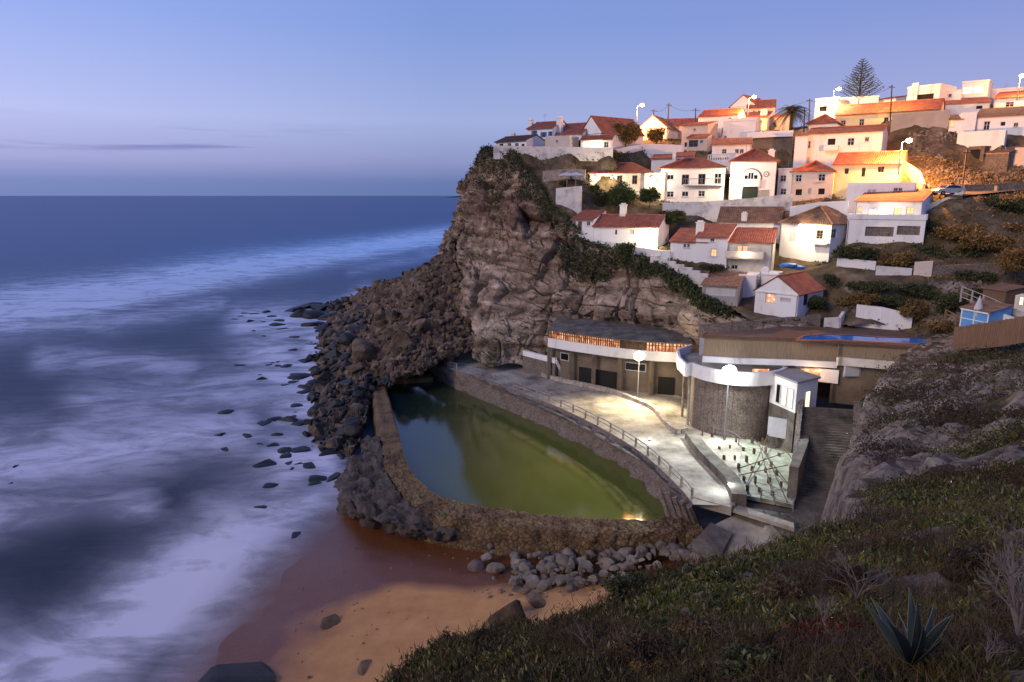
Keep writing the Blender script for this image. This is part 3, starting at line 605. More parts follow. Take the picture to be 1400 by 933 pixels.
# pool sea wall : inner rim, top, outer face
inn = [(592,517.5),(555,520),(529,524),(535,555),(545,592),(553,625),(572,655),(600,678),(640,689),(700,698),(760,705),(820,710),(870,711),(915,709),(945,706)]
out_ = [(590,511),(545,516),(513,526),(515,560),(521,600),(528,640),(543,668),(572,692),(618,707),(690,718),(750,725),(815,729),(865,729),(915,727),(960,722)]
iz = PZ0-2.1
I = [PZ(u, v, iz) for u, v in inn]; O = [PZ(u, v, iz) for u, v in out_]
Ib = [p+Vector((0,0,-2)) for p in I]
def outward(a, b_, d): q = (b_-a); q.z = 0; q.normalize(); return b_+q*d
Of = [outward(a, b_, .5)+Vector((0,0,-1.6)) for a, b_ in zip(I, O)]; Og = [outward(a, b_, .9)+Vector((0,0,-3.6)) for a, b_ in zip(I, O)]
Gp = loft([Ib, I, [(a+b_)/2+Vector((0,0,.06)) for a, b_ in zip(I, O)], O, Of, Og], 46, 420)
def pd(p):
    p = Vector(p); ds, pp = noise.voronoi(p*1.3); ds2, pp2 = noise.voronoi(p*.6)
    return .20*noise.fractal(p*.6, .9, 2, 5)-.18*math.exp(-((ds[1]-ds[0])/.16)**2)+.20*noise.noise(pp[0]*4)+.14*noise.noise(pp2[0]*4)
ng = normals(Gp); sg = 1. if ng[18, 200][2] > 0 else -1.
amp = np.ones(Gp.shape[:2]); jj = np.linspace(0, 14, 420); amp *= np.clip((jj-3.2)/2.2, .12, 1)[None]; ii = np.linspace(0, 5, 46); amp *= np.clip((ii-.5)/1, .2, 1)[:, None]
Gp = displaced(Gp, pd, sg, amp)
o = mesh_obj('pool_wall', Gp.reshape(-1, 3), gfaces(46, 420, flip=sg < 0), M['poolw'], smooth=True); tag(o, 'thick algae stained sea wall curving round the green tidal pool', 'sea wall')
# reef apron outside the pool wall
ap = [[PZ(519,596,3.0), PZ(526,640,3.0), PZ(542,668,3.0), PZ(575,694,2.9), PZ(640,712,2.6), PZ(720,722,2.0), PZ(790,732,1.6)],
      [PZ(500,600,2.2), PZ(496,645,2.4), PZ(506,676,2.4), PZ(545,705,2.2), PZ(610,722,1.9), PZ(700,732,1.4), PZ(785,740,1.0)],
      [PZ(486,620,1.8), PZ(474,655,2.0), PZ(480,694,2.0), PZ(530,715,1.9), PZ(600,732,1.5), PZ(690,740,.9), PZ(780,746,.4)],
      [PZ(478,632,-1), PZ(459,668,-1.0), PZ(468,712,-1.2), PZ(522,738,-1.2), PZ(596,752,-1), PZ(690,754,-.8), PZ(780,756,-.8)]]
Ga = loft(ap, 60, 150); ng = normals(Ga); sg = 1. if ng[30, 75][2] > 0 else -1.
def ad_(p):
    p = Vector(p); ds, pp = noise.voronoi(p*.28); return .55*noise.fractal(p*.8, .7, 2.2, 7)-.45*math.exp(-((ds[1]-ds[0])/.12)**2)+.5*noise.noise(pp[0]*3)+.12*noise.noise(p*4)
Ga = displaced(Ga, ad_, sg)
o = mesh_obj('reef_apron', Ga.reshape(-1, 3), gfaces(60, 150, flip=sg < 0), M['reef'], smooth=True); tag(o, 'pitted purple grey reef shelf wrapped round the outer foot of the pool wall', kind='structure')

# railings along the promenade
def railing(name, pts, label, mat, post=.07, n=None, h=1.05, step=2.6, rails=(.55, 1.0), group=None):
    pts = [Vector(p) for p in pts]; r = empty(name, pts[0], label, 'railing', group)
    Ls = [0]
    for a, b_ in zip(pts[:-1], pts[1:]): Ls.append(Ls[-1]+(b_-a).length)
    def at(s):
        for k in range(len(pts)-1):
            if s <= Ls[k+1]+1e-6: return pts[k].lerp(pts[k+1], (s-Ls[k])/max(1e-6, Ls[k+1]-Ls[k]))
        return pts[-1]
    n = max(2, int(Ls[-1]/step)+1)
    for k in range(n):
        p = at(Ls[-1]*k/(n-1)); m_ = MB(); m_.cbox(p-Vector((0,0,.05)), post*1.6, post*1.6, h+.05); m_.build('post', mat, r)
    for z in rails:
        m_ = MB(); m_.path([p+Vector((0,0,z)) for p in pts], post*.5, 5); m_.build('rail', mat, r)
    return r
M['railp'] = mk('peeling_white_railing', [(.16,.12,.09),(.50,.46,.40)], 2, .7)
inw = lambda p: p+Vector((.25,.35,.0))
pcurve = [Vector(p) for p in crom([tuple(inw(p)) for p in pe], 60)]
for k, (a, b_) in enumerate([(13,15),(17,19),(21,23)]): railing('railing', pcurve[a:b_+1], ['short detached white railing piece farthest up the promenade','short white railing piece, second from the rubble slope','short white railing piece, nearest to the long railing'][k], M['railp'])
railing('railing', pcurve[24:58], 'long timber and iron railing along the promenade above the tidal pool', M['railp'], .13)
# low kerb walls of the promenade
def kerbwall(uv, z, label, mat, th=.5, h=.5, name='low_wall'):
    pts = crom([tuple(PZ(u, v, z)) for u, v in uv], 26); m_ = MB(); m_.wall([tuple(p) for p in pts], th, .2, h); o = m_.build(name, mat); tag(o, label, 'low wall'); return o
kerbwall([(742,514),(760,520),(800,529),(835,537),(860,546),(892,560),(908,578),(925,592),(938,590)], PZ0, 'low pale stone kerb snaking across the lit promenade', M['stonew'], .55, .55)
kerbwall([(568,479),(590,490),(615,503)], PZ0, 'low ruined stone parapet at the far end of the promenade', M['stoneg'], .8, .9)
# broken concrete beam and sunken yard
def mslab(name, pts, z, t, mat, label, cat):
    m_ = MB(); top = [Vector((*PZ(u, v, z)[:2], z)) for u, v in pts]; n = len(top)
    m_.v = [tuple(p) for p in top]+[tuple(p-Vector((0,0,t))) for p in top]; m_.f = [tuple(range(n)), tuple(range(2*n-1, n-1, -1))]+[(i, i+n, (i+1) % n+n, (i+1) % n) for i in range(n)]
    o = m_.build(name, mat); return tag(o, label, cat)
M['yard'] = mk('pale_wet_yard_floor', [(.10,.10,.08),(.26,.28,.21),(.40,.42,.34)], .8, .7, .4, 5, detail=10)
yard = mslab('yard_floor', [(948,590),(975,583),(1010,592),(1048,612),(1092,622),(1086,690),(1012,676),(985,640)], PZ0-.1, .4, M['yard'], None, None); tag(yard, kind='structure')
beam = MB(); bp_ = crom([tuple(PZ(u, v, PZ0)) for u, v in [(944,600),(960,622),(982,645),(1000,664),(1010,688)]], 14)
for (a, b_) in zip(bp_[:-1], bp_[1:]): beam.wall([tuple(a), tuple(b_)], 1.3, .3, .85)
o = beam.build('sunken_ramp_wall', M['concd']); tag(o, 'dark curved concrete ramp wall sloping down to the flood lit corner', 'low wall')
# rows of dark stakes left standing in the yard
k = 0
for row in range(6):
    for c in range(6+row):
        u = 958+row*6+c*17+random.uniform(-3,3); v = 598+row*14+c*2+random.uniform(-2,2)
        if u > 1068 or (u-985)*.9 < (v-640)-20: continue
        p = PZ(u, v, PZ0-.1); m_ = MB(); m_.cbox(p, .13, .30, random.uniform(.35,.8), .3+random.uniform(-.4,.4)); o = m_.build('stake', M['rust']); tag(o, 'dark stake standing in the rows on the pale sunken yard', 'stake', 'stakes in the sunken yard'); k += 1
for i, (a, b_) in enumerate([((1020,665),(1052,600)),((1085,672),(1030,618)),((1078,690),(1045,640)),((1010,650),(1075,660)),((1060,690),(1035,628)),((1012,640),(1070,648)),((1072,612),(1085,668))]):
    m_ = MB(); m_.tube(PZ(*a, PZ0), PZ(*b_, PZ0)+Vector((0,0,1.2+.2*i)), .06, .04); o = m_.build('iron_bar', M['rust']); tag(o, 'bent rusty iron bar in the tangle at the right end of the yard', 'iron bar', 'tangle of iron bars')
railing('railing', [PZ(975,596,PZ0), PZ(1000,602,PZ0), PZ(1022,618,PZ0), PZ(1047,622,PZ0)], 'thin iron railing curving below the round stone bastion', M['metal'], .05, step=3.2)
o = None
m_ = MB(); a, b_ = PZ(1048,606,PZ0), PZ(1079,612,PZ0); m_.wall([a+Vector((0,0,.9)), b_+Vector((0,0,.9))], .12, 0, 2.2); root = empty('notice_board', (a+b_)/2, 'blank white board standing at the foot of the bastion', 'board')
m_.build('panel', M['board'], root)
for q in (a, b_): m_ = MB(); m_.cbox(q+(b_-a)*(.1 if q is a else -.1)+Vector((0,.1,0)), .12, .12, 2.9); m_.build('post', M['metal'], root)
# lower walkway with steel rails
wk = mslab('walkway', [(1000,688),(1085,715),(1086,722),(996,694)], PZ0-.2, .35, M['conc'], None, None); tag(wk, kind='structure')
mslab('landing_block', [(944,662),(1006,684),(1000,694),(948,680)], PZ0+.04, .8, M['conc'], 'pale concrete landing block in the flood lit corner', 'concrete block')
railing('railing', [PZ(1040,684,PZ0-.2), PZ(1084,699,PZ0-.2)], 'short steel railing over the lower walkway', M['metal'], .06, step=1.8)
m_ = MB(); a, b_ = PZ(1080,700,3.5), PZ(1088,640,3.5); m_.wall([a, PZ(1094,660,3.5), PZ(1098,612,3.5)], .8, 1, 4.4); o = m_.build('side_wall', M['concd']); tag(o, 'dark concrete wall beside the long stairs', 'wall')
# broken slab
for k, (u, v, s, rz) in enumerate([(1003,742,2.4,.5),(975,752,1.8,.9),(1040,748,1.6,.2),(1062,742,1.3,.8)]):
    p = PZ(u, v, 2.4); m_ = MB(); c = [(-1,-.6),(1,-.5),(.9,.55),(-.8,.7)]; X_ = Vector((math.cos(rz), math.sin(rz), .25)); Y_ = Vector((-math.sin(rz), math.cos(rz), .3))
    T_ = [p+X_*a*s+Y_*b_*s+Vector((0,0,.9)) for a, b_ in c]; Bt = [q-Vector((.1,.1,.5)) for q in T_]; m_.v = [tuple(q) for q in T_+Bt]; m_.f = [(0,1,2,3),(7,6,5,4)]+[(i, i+4, (i+1) % 4+4, (i+1) % 4) for i in range(4)]
    o = m_.build('concrete_slab', M['conc'] if k != 1 else M['concd']); tag(o, ['largest broken pale concrete slab, tilted among the boulders below the walkway','dark tilted slab fragment left of the pale broken slab','tilted concrete fragment right of the pale broken slab','small tilted slab fragment beside the foot of the stairs'][k], 'slab')
# stepped ribs at the pool corner
for k in range(5):
    a = PZ(902+k*10, 668+k*6, PZ0-.2); b_ = PZ(918+k*9, 716+k*1, 2.2); m_ = MB(); m_.tube(a, b_, .28, .35, 6); o = m_.build('buttress', M['stoneg']); tag(o, 'worn sloping stone rib at the corner of promenade and pool', 'buttress', 'sloping ribs at the pool corner')

# ---- long stairs in the gully on the right
st = empty('stone_stairs', PZ(1130,640,4), 'long dark worn stone stairway climbing the gully beside the outcrop', 'stairs')
a0, b0, a1, b1 = P(1080,735,56), P(1165,735,54.5), P(1098,556,70), P(1168,556,69)
ns = 46; m_ = MB()
for k in range(ns):
    t0, t1 = k/ns, (k+1)/ns; L0, R0, L1, R1 = a0.lerp(a1, t0), b0.lerp(b1, t0), a0.lerp(a1, t1), b0.lerp(b1, t1)
    z = L1.z; lo = L0.z-1.2
    for q in (L0, R0, L1, R1): q.z = z
    m_.quad(L0, R0, R1, L1); m_.quad((L0.x, L0.y, lo), (R0.x, R0.y, lo), R0, L0)
m_.build('steps', M['concd'], st)
m_ = MB(); m_.wall([a0.lerp(a1, t/10)+Vector((-.3,0,0)) for t in range(11)], .5, 2.5, .8); m_.build('side_wall', M['stoneg'], st)
m_ = MB(); m_.wall([b0.lerp(b1, t/10)+Vector((.3,0,0)) for t in range(11)], .7, 2.5, .6); m_.build('side_wall', M['stoneg'], st)
# rough bank between stairs and near outcrop
bk = [[P(1160,735,54), P(1165,690,57), P(1168,640,62), P(1168,600,66), P(1168,556,69.5)], [P(1190,735,52), P(1195,690,56), P(1195,630,61), P(1200,580,66), P(1200,535,70)], [P(1300,735,45), P(1300,690,50), P(1300,600,56), P(1300,560,62), P(1300,515,70)]]
Gb = loft(bk, 30, 60); ng = normals(Gb); sg = 1. if ng[15, 30][2] > 0 else -1.
Gb = displaced(Gb, lambda p: .5*noise.fractal(Vector(p)*.4, .8, 2, 6), sg)
o = mesh_obj('rock_bank', Gb.reshape(-1, 3), gfaces(30, 60, flip=sg < 0), M['reef'], origin=(0,0,0)); tag(o, kind='structure')

# ================================================================ RESTAURANTS
def strip_wall(mb_, pts, z0, z1, th=.3):
    mb_.wall([(p[0], p[1], z0) for p in pts], th, 0, z1-z0)
r1 = empty('cliff_restaurant', P(850,540,92), 'long curved restaurant with a warm lit window band and white fascia under the cliff', 'restaurant')
fr = crom([tuple(P(u, 480, Y)) for u, Y in [(750,98.5),(775,96.3),(800,94.5),(830,92.6),(860,91),(900,89.6),(945,88.6)]], 31)
inn2 = [Vector(p)+Vector((.5,1.4,0)) for p in fr]; bk2 = [Vector(p)+Vector((2.5,9,0)) for p in fr]
m_ = MB(); strip_wall(m_, inn2, 4.5, 10.0, .3); m_.build('lower_wall', M['tan'], r1)
m_ = MB(); strip_wall(m_, fr, 10.0, 11.35, .25)
for a, b_, c, d in zip(fr[:-1], fr[1:], bk2[1:], bk2[:-1]): m_.quad((a[0],a[1],10.02), (d.x,d.y,10.02), (c.x,c.y,10.02), (b_[0],b_[1],10.02))
m_.wall([(fr[0][0],fr[0][1],10.0),(bk2[0].x,bk2[0].y,10.0)], .25, 0, 1.35); m_.build('white_band', M['white'], r1)
win = empty('window_band', Vector(fr[8]), None); win.parent = r1; win.location = Vector(fr[8])-wpos(r1)
def sub(name, mbx, mat): return mbx.build(name, mat, win)
lit_i = list(range(0, 18)); m_ = MB(); ofs = [Vector(p)+Vector((.12,.35,0)) for p in fr]
strip_wall(m_, ofs[0:19], 11.3, 12.75, .05); sub('lit_panes', m_, M['rest']); m_ = MB(); strip_wall(m_, ofs[23:31], 11.3, 12.75, .05); sub('lit_panes', m_, M['rest'])
m_ = MB()
for i in range(0, 31):
    for t in (0, .5):
        if i == 30 and t: continue
        a = Vector(fr[i]).lerp(Vector(fr[min(30, i+1)]), t); m_.cbox((a.x+.03, a.y+.08, 11.3), .13, .13, 1.45, .2)
m_.path([(p[0]+.03, p[1]+.08, 12.1) for p in fr], .05, 4); m_.path([(p[0]+.03, p[1]+.08, 12.72) for p in fr], .09, 4); sub('mullions', m_, M['wood'])
m_ = MB(); strip_wall(m_, ofs[18:24], 11.3, 12.75, .3); m_.build('shutter', M['tan'], r1)
m_ = MB(); fo = [Vector(p)+Vector((-.3,-.6,0)) for p in fr]; md = [Vector(p)+Vector((.9,2.6,0)) for p in fr]; bb = [Vector(p)+Vector((3,11,0)) for p in fr]
for i in range(30):
    m_.quad((fo[i].x,fo[i].y,12.78), (fo[i+1].x,fo[i+1].y,12.78), (md[i+1].x,md[i+1].y,13.35), (md[i].x,md[i].y,13.35)); m_.quad((md[i].x,md[i].y,13.35), (md[i+1].x,md[i+1].y,13.35), (bb[i+1].x,bb[i+1].y,13.75), (bb[i].x,bb[i].y,13.75))
    m_.quad((fo[i].x,fo[i].y,12.6), (fo[i+1].x,fo[i+1].y,12.6), (fo[i+1].x,fo[i+1].y,12.78), (fo[i].x,fo[i].y,12.78)); m_.quad((fo[i].x,fo[i].y,12.6), (bb[i].x,bb[i].y,12.6), (bb[i+1].x,bb[i+1].y,12.6), (fo[i+1].x,fo[i+1].y,12.6))
m_.quad((fo[0].x,fo[0].y,12.6),(fo[0].x,fo[0].y,12.78),(md[0].x,md[0].y,13.35),(bb[0].x,bb[0].y,13.75),(bb[0].x,bb[0].y,12.6)); m_.build('roof', M['concd'], r1)
m_ = MB(); m_.path([Vector(p)+Vector((3,9,1.9)) for p in [Vector((q[0],q[1],12.1)) for q in fr[4:22]]], .22, 6); m_.build('gutter', M['white'], r1)
for i in (0, 6, 12, 18, 24, 30):
    m_ = MB(); m_.cbox((fr[i][0]+.1, fr[i][1]+.35, 4.6), .45, .45, 5.4, .2); m_.build('pillar', M['tan'], r1)
for i, wdt in ((3, 1.6), (8, 3.2), (13, 3.2), (19, 3.0), (25, 2.2)):
    p = inn2[i]; d = (inn2[i+1]-inn2[i]); d.z = 0; d.normalize(); n_ = Vector((d.y, -d.x, 0)); low = i in (8, 13, 25)
    f_ = MB(); z0 = 4.8 if low else 8.0; hh = 2.7 if low else 1.2
    q = p+n_*.17; q.z = z0; f_.box(q, d*wdt, n_*.06, (0,0,hh)); w_ = f_.build('window' if not low else 'opening', M['frame'] if not low else M['dark'], r1)
    if not low: g_ = MB(); g_.box(q+d*.12+n_*.062+Vector((0,0,.12)), d*(wdt-.24), n_*.02, (0,0,hh-.24)); g_.build('pane', M['glass'], w_)
# white capped ramp parapet to the left
m_ = MB(); a, b_ = P(716,486,103.5), P(760,497,98.5); root = empty('ramp_parapet', (a+b_)/2, 'stone ramp wall with a sloping white capping left of the curved restaurant', 'wall')
m_.wall([a, b_], .35, 4.5, 0); m_.build('stone_base', M['stoneg'], root); m_ = MB(); m_.wall([a, b_, b_+Vector((.6,.2,-1.2))], .42, 0, .8); m_.build('capping', M['white'], root)

# ---- round bastion, terrace and upper restaurant with the blue pool
bc = PZ(1017,560,8); bc = Vector((bc.x, bc.y+3.6, 4.5))
bas = empty('round_bastion', bc, 'round dark stone bastion with a curving white parapet under the white floodlight', 'bastion')
def ring(c, r, a0, a1, n): return [Vector((c.x+r*math.cos(math.radians(a0+(a1-a0)*i/n)), c.y+r*math.sin(math.radians(a0+(a1-a0)*i/n)), c.z)) for i in range(n+1)]
R_ = 5.3
m_ = MB(); rg = ring(bc, R_-.5, 150, 400, 40); m_.wall([tuple(p) for p in rg], .5, 0, 7.4); m_.build('drum_wall', M['stoneg'], bas)
m_ = MB(); c2 = Vector((bc.x, bc.y, 11.9)); par = [P(926,492,84), P(928,503,80), P(938,512,76.5)]; rg2 = ring(c2, R_+.25, 190, 330, 26)
lip = [Vector((p.x, p.y, 11.9)) for p in par]
full = [Vector((p.x, p.y, 11.9)) for p in [P(944,488,87)]]+lip+rg2+[Vector((P(1140,500,72).x-4, rg2[-1].y+1.2, 11.9)), Vector((P(1148,500,73.5).x, P(1148,500,73.5).y, 11.9))]
m_.wall([tuple(p) for p in full], .3, .55, 1.0); m_.build('white_parapet', M['white'], bas)
m_ = MB(); tp = [tuple(p+Vector((0,0,.02))) for p in full]+[tuple(P(1150,480,80)-Vector((0,0,P(1150,480,80).z-11.92))), tuple(Vector((P(960,480,88).x, 88, 11.92)))]; m_.quad(*tp); m_.build('terrace_floor', M['conc'], bas)
for u, Y_ in ((933,81),(941,78)):
    p = P(u, 560, Y_); m_ = MB(); m_.tube((p.x, p.y, 4.8), (p.x, p.y, 11.6), .16, .16, 8); m_.build('support_post', M['conc'], bas)
# sail shaped panels behind the parapet
m_ = MB(); p = P(955,492,82); m_.box((p.x, p.y, 12.6), (.9,-.5,0), (.1,.15,0), (0,0,2.2)); root = m_.build('terrace_panel', M['board']); tag(root, 'tall pale panel standing on the terrace corner left of the white floodlight', 'panel')
# upper building
up = empty('pool_terrace_building', P(1100,500,76), 'upper terrace building with slatted screens, white fascia and lit openings under the blue swimming pool', 'restaurant')
f1 = [P(u, 500, Y) for u, Y in [(960,76.5),(1010,75.5),(1080,74.8),(1144,73.6)]]; f2 = [P(u, 500, Y) for u, Y in [(1144,73.0),(1150,73.1),(1200,71.7),(1256,70.3)]]
def zs(pts, z): return [(p.x, p.y, z) for p in pts]
m_ = MB(); m_.wall(zs([p+Vector((.2,1.2,0)) for p in f1], 11.9), .3, 0, 1.9); m_.build('back_wall', M['grey'], up)
m_ = MB(); m_.wall(zs(f1, 13.15), .4, 0, .68); m_.build('white_fascia', M['white'], up)
m_ = MB(); m_.wall(zs([p+Vector((.1,.25,0)) for p in f1], 13.84), .08, 0, 2.45); m_.build('slatted_screen', M['bamboo'], up)
m_ = MB(); m_.wall(zs(f2, 13.6), .4, 0, .9); m_.build('white_fascia', M['cream'], up)
m_ = MB(); m_.wall(zs([p+Vector((.1,.25,0)) for p in f2], 14.52), .08, 0, 1.65); m_.build('slatted_screen', M['bamboo'], up)
m_ = MB(); m_.wall(zs([p+Vector((.1,.9,0)) for p in f2], 9.0), .4, 0, 4.9); m_.build('lower_wall', M['tan'], up)
def plate(parent, name, u0, v0, u1, v1, Y, mat, t=.1):
    a, b_, c = P(u0, v1, Y), P(u1, v1, Y), P(u0, v0, Y); m_ = MB(); m_.box(a, (b_.x-a.x, 0, 0), (0, t, 0), (0, 0, c.z-a.z)); return m_.build(name, mat, parent)
pl = plate(up, 'window', 1027, 504, 1052, 516, 75.15, M['wood']); plate(pl, 'pane', 1028, 505, 1051, 515, 75.05, M['rest'])
pl = plate(up, 'window', 1094, 504, 1129, 518, 74.4, M['frame']); plate(pl, 'pane', 1096, 505, 1127, 517, 74.3, M['rest'])
pl = plate(up, 'window', 1153, 496, 1176, 515.5, 72.9, M['frame']); plate(pl, 'pane', 1154.5, 497, 1174.5, 514.5, 72.8, M['canvas'])
m_ = MB(); m_.wall([P(955,466,86.5), P(1000,462,84.8), P(1050,458,83.4), P(1120,452,81.8)], .8, 1.5, 2.0); o = m_.build('retaining_wall', M['stoneg']); tag(o, 'dark stone retaining wall behind the slatted screen of the pool terrace', 'wall')
# deck & blue pool
M['deck'] = mk('brown_deck_paving', [(.10,.055,.035),(.17,.09,.055)], 1.2, .8, .3, 5)
dk = [(1040,470),(1075,461),(1092,453),(1130,450),(1190,452),(1262,459),(1300,463),(1318,473),(1300,477),(1258,473),(1145,466),(1040,475)]
m_ = MB(); dpts = [PZ(u, v, 16.25) for u, v in [(965,455),(1040,450),(1100,440),(1180,436),(1250,446),(1310,462),(1325,474)]]+[Vector((q.x, q.y+.1, 16.25)) for q in [f2[3], f2[2], f2[0], f1[2], f1[1], f1[0]]]
m_.quad(*[tuple(p) for p in dpts]); m_.wall([tuple(p) for p in dpts[6:]+dpts[:1]], .3, .25, 0); o = m_.build('terrace', M['deck']); tag(o, kind='structure')
pw = [(1092,464),(1100,459.5),(1125,457),(1160,458),(1200,460.5),(1250,462),(1283,463.5),(1295,470),(1285,470.5),(1240,469),(1144,464.8),(1110,464.6)]
pr = [PZ(u, v, 16.4) for u, v in pw]; cen = sum(pr, Vector())/len(pr)
m_ = MB(); outp = [p+(p-cen).normalized()*.32 for p in pr]; n = len(pr)
for i in range(n):
    j = (i+1) % n; m_.quad(outp[i], outp[j], pr[j], pr[i]); m_.quad(outp[i]-Vector((0,0,.2)), outp[j]-Vector((0,0,.2)), outp[j], outp[i])
root = empty('swimming_pool', (cen.x, cen.y, 16.2), 'curved bright blue swimming pool with a terracotta rim on the upper terrace', 'swimming pool')
m_.build('rim', M['orange'], root); m_ = MB(); m_.quad(*[tuple(p-Vector((0,0,.05))) for p in pr]); m_.build('water', M['bluepool'], root)
# white kiosk with lit doorway
ks = empty('white_kiosk', P(1100,548,70), 'small white kiosk with lit doorway on the terrace right of the bastion', 'kiosk')
a, b_, c = P(1052,548,73.5), P(1088,550,69.5), P(1116,548,71.5); 
h = 3.3; za = 9.2
m_ = MB(); A3 = Vector((a.x,a.y,za)); B3 = Vector((b_.x,b_.y,za)); C3 = Vector((c.x,c.y,za)); D3 = A3+C3-B3
m_.box(B3, C3-B3, A3-B3, (0,0,h)); m_.build('wall', M['white'], ks)
m_ = MB(); e1, e2 = (C3-B3).normalized(), (A3-B3).normalized(); m_.box(B3-e1*.2-e2*.2+Vector((0,0,h+.003)), (C3-B3)+e1*.4, (A3-B3)+e2*.4, (0,0,.22)); m_.build('roof', M['grey'], ks)
m_ = MB(); m_.box(B3-Vector((0,0,5)), C3-B3, A3-B3, (0,0,4.997)); m_.build('plinth', M['concd'], ks)
L_ = (C3-B3).length; n_ = Vector((e1.y, -e1.x, 0)); q = B3+e1*L_*.40+Vector((0,0,.1))+n_*.01
m_ = MB(); m_.box(q, e1*.95, n_*.06, (0,0,2.1)); w_ = m_.build('door', M['frame'], ks); m_ = MB(); m_.box(q+e1*.12+Vector((0,0,.1))+n_*.05, e1*.71, n_*.03, (0,0,1.9)); m_.build('lit_glass', M['litw'], w_)
L2 = (A3-B3).length; n2_ = -(e1-e2*e1.dot(e2)).normalized()
for t in (.10, .34, .58):
    q = B3+e2*L2*t+Vector((0,0,.3))+n2_*.01; m_ = MB(); m_.box(q, e2*L2*.17, n2_*.06, (0,0,2.2)); w_ = m_.build('window', M['frame'], ks); m_ = MB(); m_.box(q+e2*.1+n2_*.05+Vector((0,0,.1)), e2*(L2*.17-.2), n2_*.03, (0,0,2.0)); m_.build('pane', M['litw'] if t < .4 else M['glass'], w_)

it = []
for k in range(900):
    u, v = random.uniform(400, 880), random.uniform(745, 925); p = PZ(u, v, .6); h = sand_bvh.ray_cast(Vector((p.x, p.y, 9)), Vector((0,0,-1)))[0]
    if h is None or h.z < .15 or (k > 120 and (u < 660 or v > 820)): continue
    it.append((random.choice(round_src), h, random.uniform(.03,.12)*(1.8 if k > 260 else 1), (random.random()*6, random.random()*6, 0)))
merged_rocks('beach_pebbles', it, M['boulp'])
# ---- boulders on the beach side
pale_src = []
for me in rock_src[:8]:
    c_ = me.copy(); c_.materials.clear(); c_.materials.append(M['boulp']); pale_src.append(c_)
def beach_rock(u, v, s, label, group=None, src=None, zz=None, z=.55, name='beach_boulder'):
    p = PZ(u, v, z if zz is None else zz); return put_rock(name, src or random.choice(round_src), p, s, label, group, tilt=.4)
G_ = 'rounded boulders heaped under the pool wall'
for k in range(225):
    t = random.random(); u = 690+t*300+random.gauss(0, 12); lo = 738+random.random()*(62 if 700 < u < 860 else 38)
    if u > 900: lo -= 12
    s = .22+.6*random.random()**2; z = .9+max(0, (u-760))*.006+max(0, lo-735)*.004
    beach_rock(u, lo, s, 'rounded grey boulder in the heap under the near pool wall', G_, src=random.choice(round_src+pale_src+pale_src), zz=z)
for k in range(70):
    u = random.uniform(700, 840); beach_rock(u, 770+(u-700)*.02+random.uniform(-14, 48)-(u-700)*.15, random.uniform(.25,.6), 'rounded grey boulder in the heap under the near pool wall', G_, zz=.9)
for (u, v, s, l) in [(651,776,.85,'pointed pale boulder on the wet sand, farthest left of the heap'),(677,779,.85,'upright rounded boulder on the sand beside the pointed one'),(716,776,.75,'rounded boulder on the sand just left of the heap'),(709,811,.6,'smooth stone on the dry sand in front of the heap'),(724,808,.4,'small brown stone on the sand touching the heap'),
    (779,806,1.0,'bright white flat boulder at the front of the heap'),(855,774,1.3,'broad pale slab boulder at the right of the heap'),(862,762,1.0,'grey boulder leaning behind the broad pale slab'),(1003,718,1.1,'dark upright boulder under the corner of the landing'),(955,745,.9,'round boulder below the sloping ribs')]:
    beach_rock(u, v, s, l, src=round_src[1] if 'flat' in l or 'slab' in l else None)
tag(put_rock('rock_outcrop', rock_src[3], PZ(695,850,1.0), 2.1, 'large cracked brown outcrop rising from the sand beside the green slope', None, 'rock'), None)
put_rock('rock_outcrop', rock_src[1], PZ(735,822,1.0), 1.1, 'cracked brown block between the large outcrop and the heap', None, 'rock')
put_rock('beach_boulder', dark_src[1], PZ(318,945,.3), 3.2, 'big dark pointed rock cut by the bottom edge of the beach', None, 'boulder', tilt=.1, zsc=.55)
for k, (u, v, s, l, zs_) in enumerate([(452,851,1.15,'angular slab with a lit edge lying on the wet sand',.5),(558,836,.95,'half buried dark pebble mound on the wet sand',.55),(521,818,.7,'flat dark stone near the shadow line on the sand',.4),(586,854,.75,'leaf shaped pale stone on the wet sand',.5),(493,846,.35,'small round stone between the slab and the dark mound',.5),(498,917,1.1,'bright edged stone at the bottom edge of the beach',.6),(423,926,.2,'tiny lone pebble on the orange sand',.5)]):
    p = PZ(u, v, .5); put_rock('beach_stone', rock_src[k], p, s, l, None, 'stone', tilt=.2, zsc=zs_)
# ================================================================ VILLAGE
hill_pts = []
def face_geo(mb, O, X, w, h, ops, n, dep=.22):
    xs = sorted({0, w, *[o[0] for o in ops], *[o[1] for o in ops]}); zs_ = sorted({0, h, *[o[2] for o in ops], *[o[3] for o in ops]})
    for x0, x1 in zip(xs[:-1], xs[1:]):
        for z0, z1 in zip(zs_[:-1], zs_[1:]):
            cx, cz = (x0+x1)/2, (z0+z1)/2
            if any(o[0] < cx < o[1] and o[2] < cz < o[3] for o in ops): continue
            mb.quad(O+X*x0+Vector((0,0,z0)), O+X*x1+Vector((0,0,z0)), O+X*x1+Vector((0,0,z1)), O+X*x0+Vector((0,0,z1)))
    for x0, x1, z0, z1 in [o[:4] for o in ops]:
        a, b_, c, d = [O+X*x+Vector((0,0,z)) for x, z in ((x0,z0),(x1,z0),(x1,z1),(x0,z1))]; I = -n*dep
        for p, q in ((a,b_),(b_,c),(c,d),(d,a)): mb.quad(p, p+I, q+I, q)
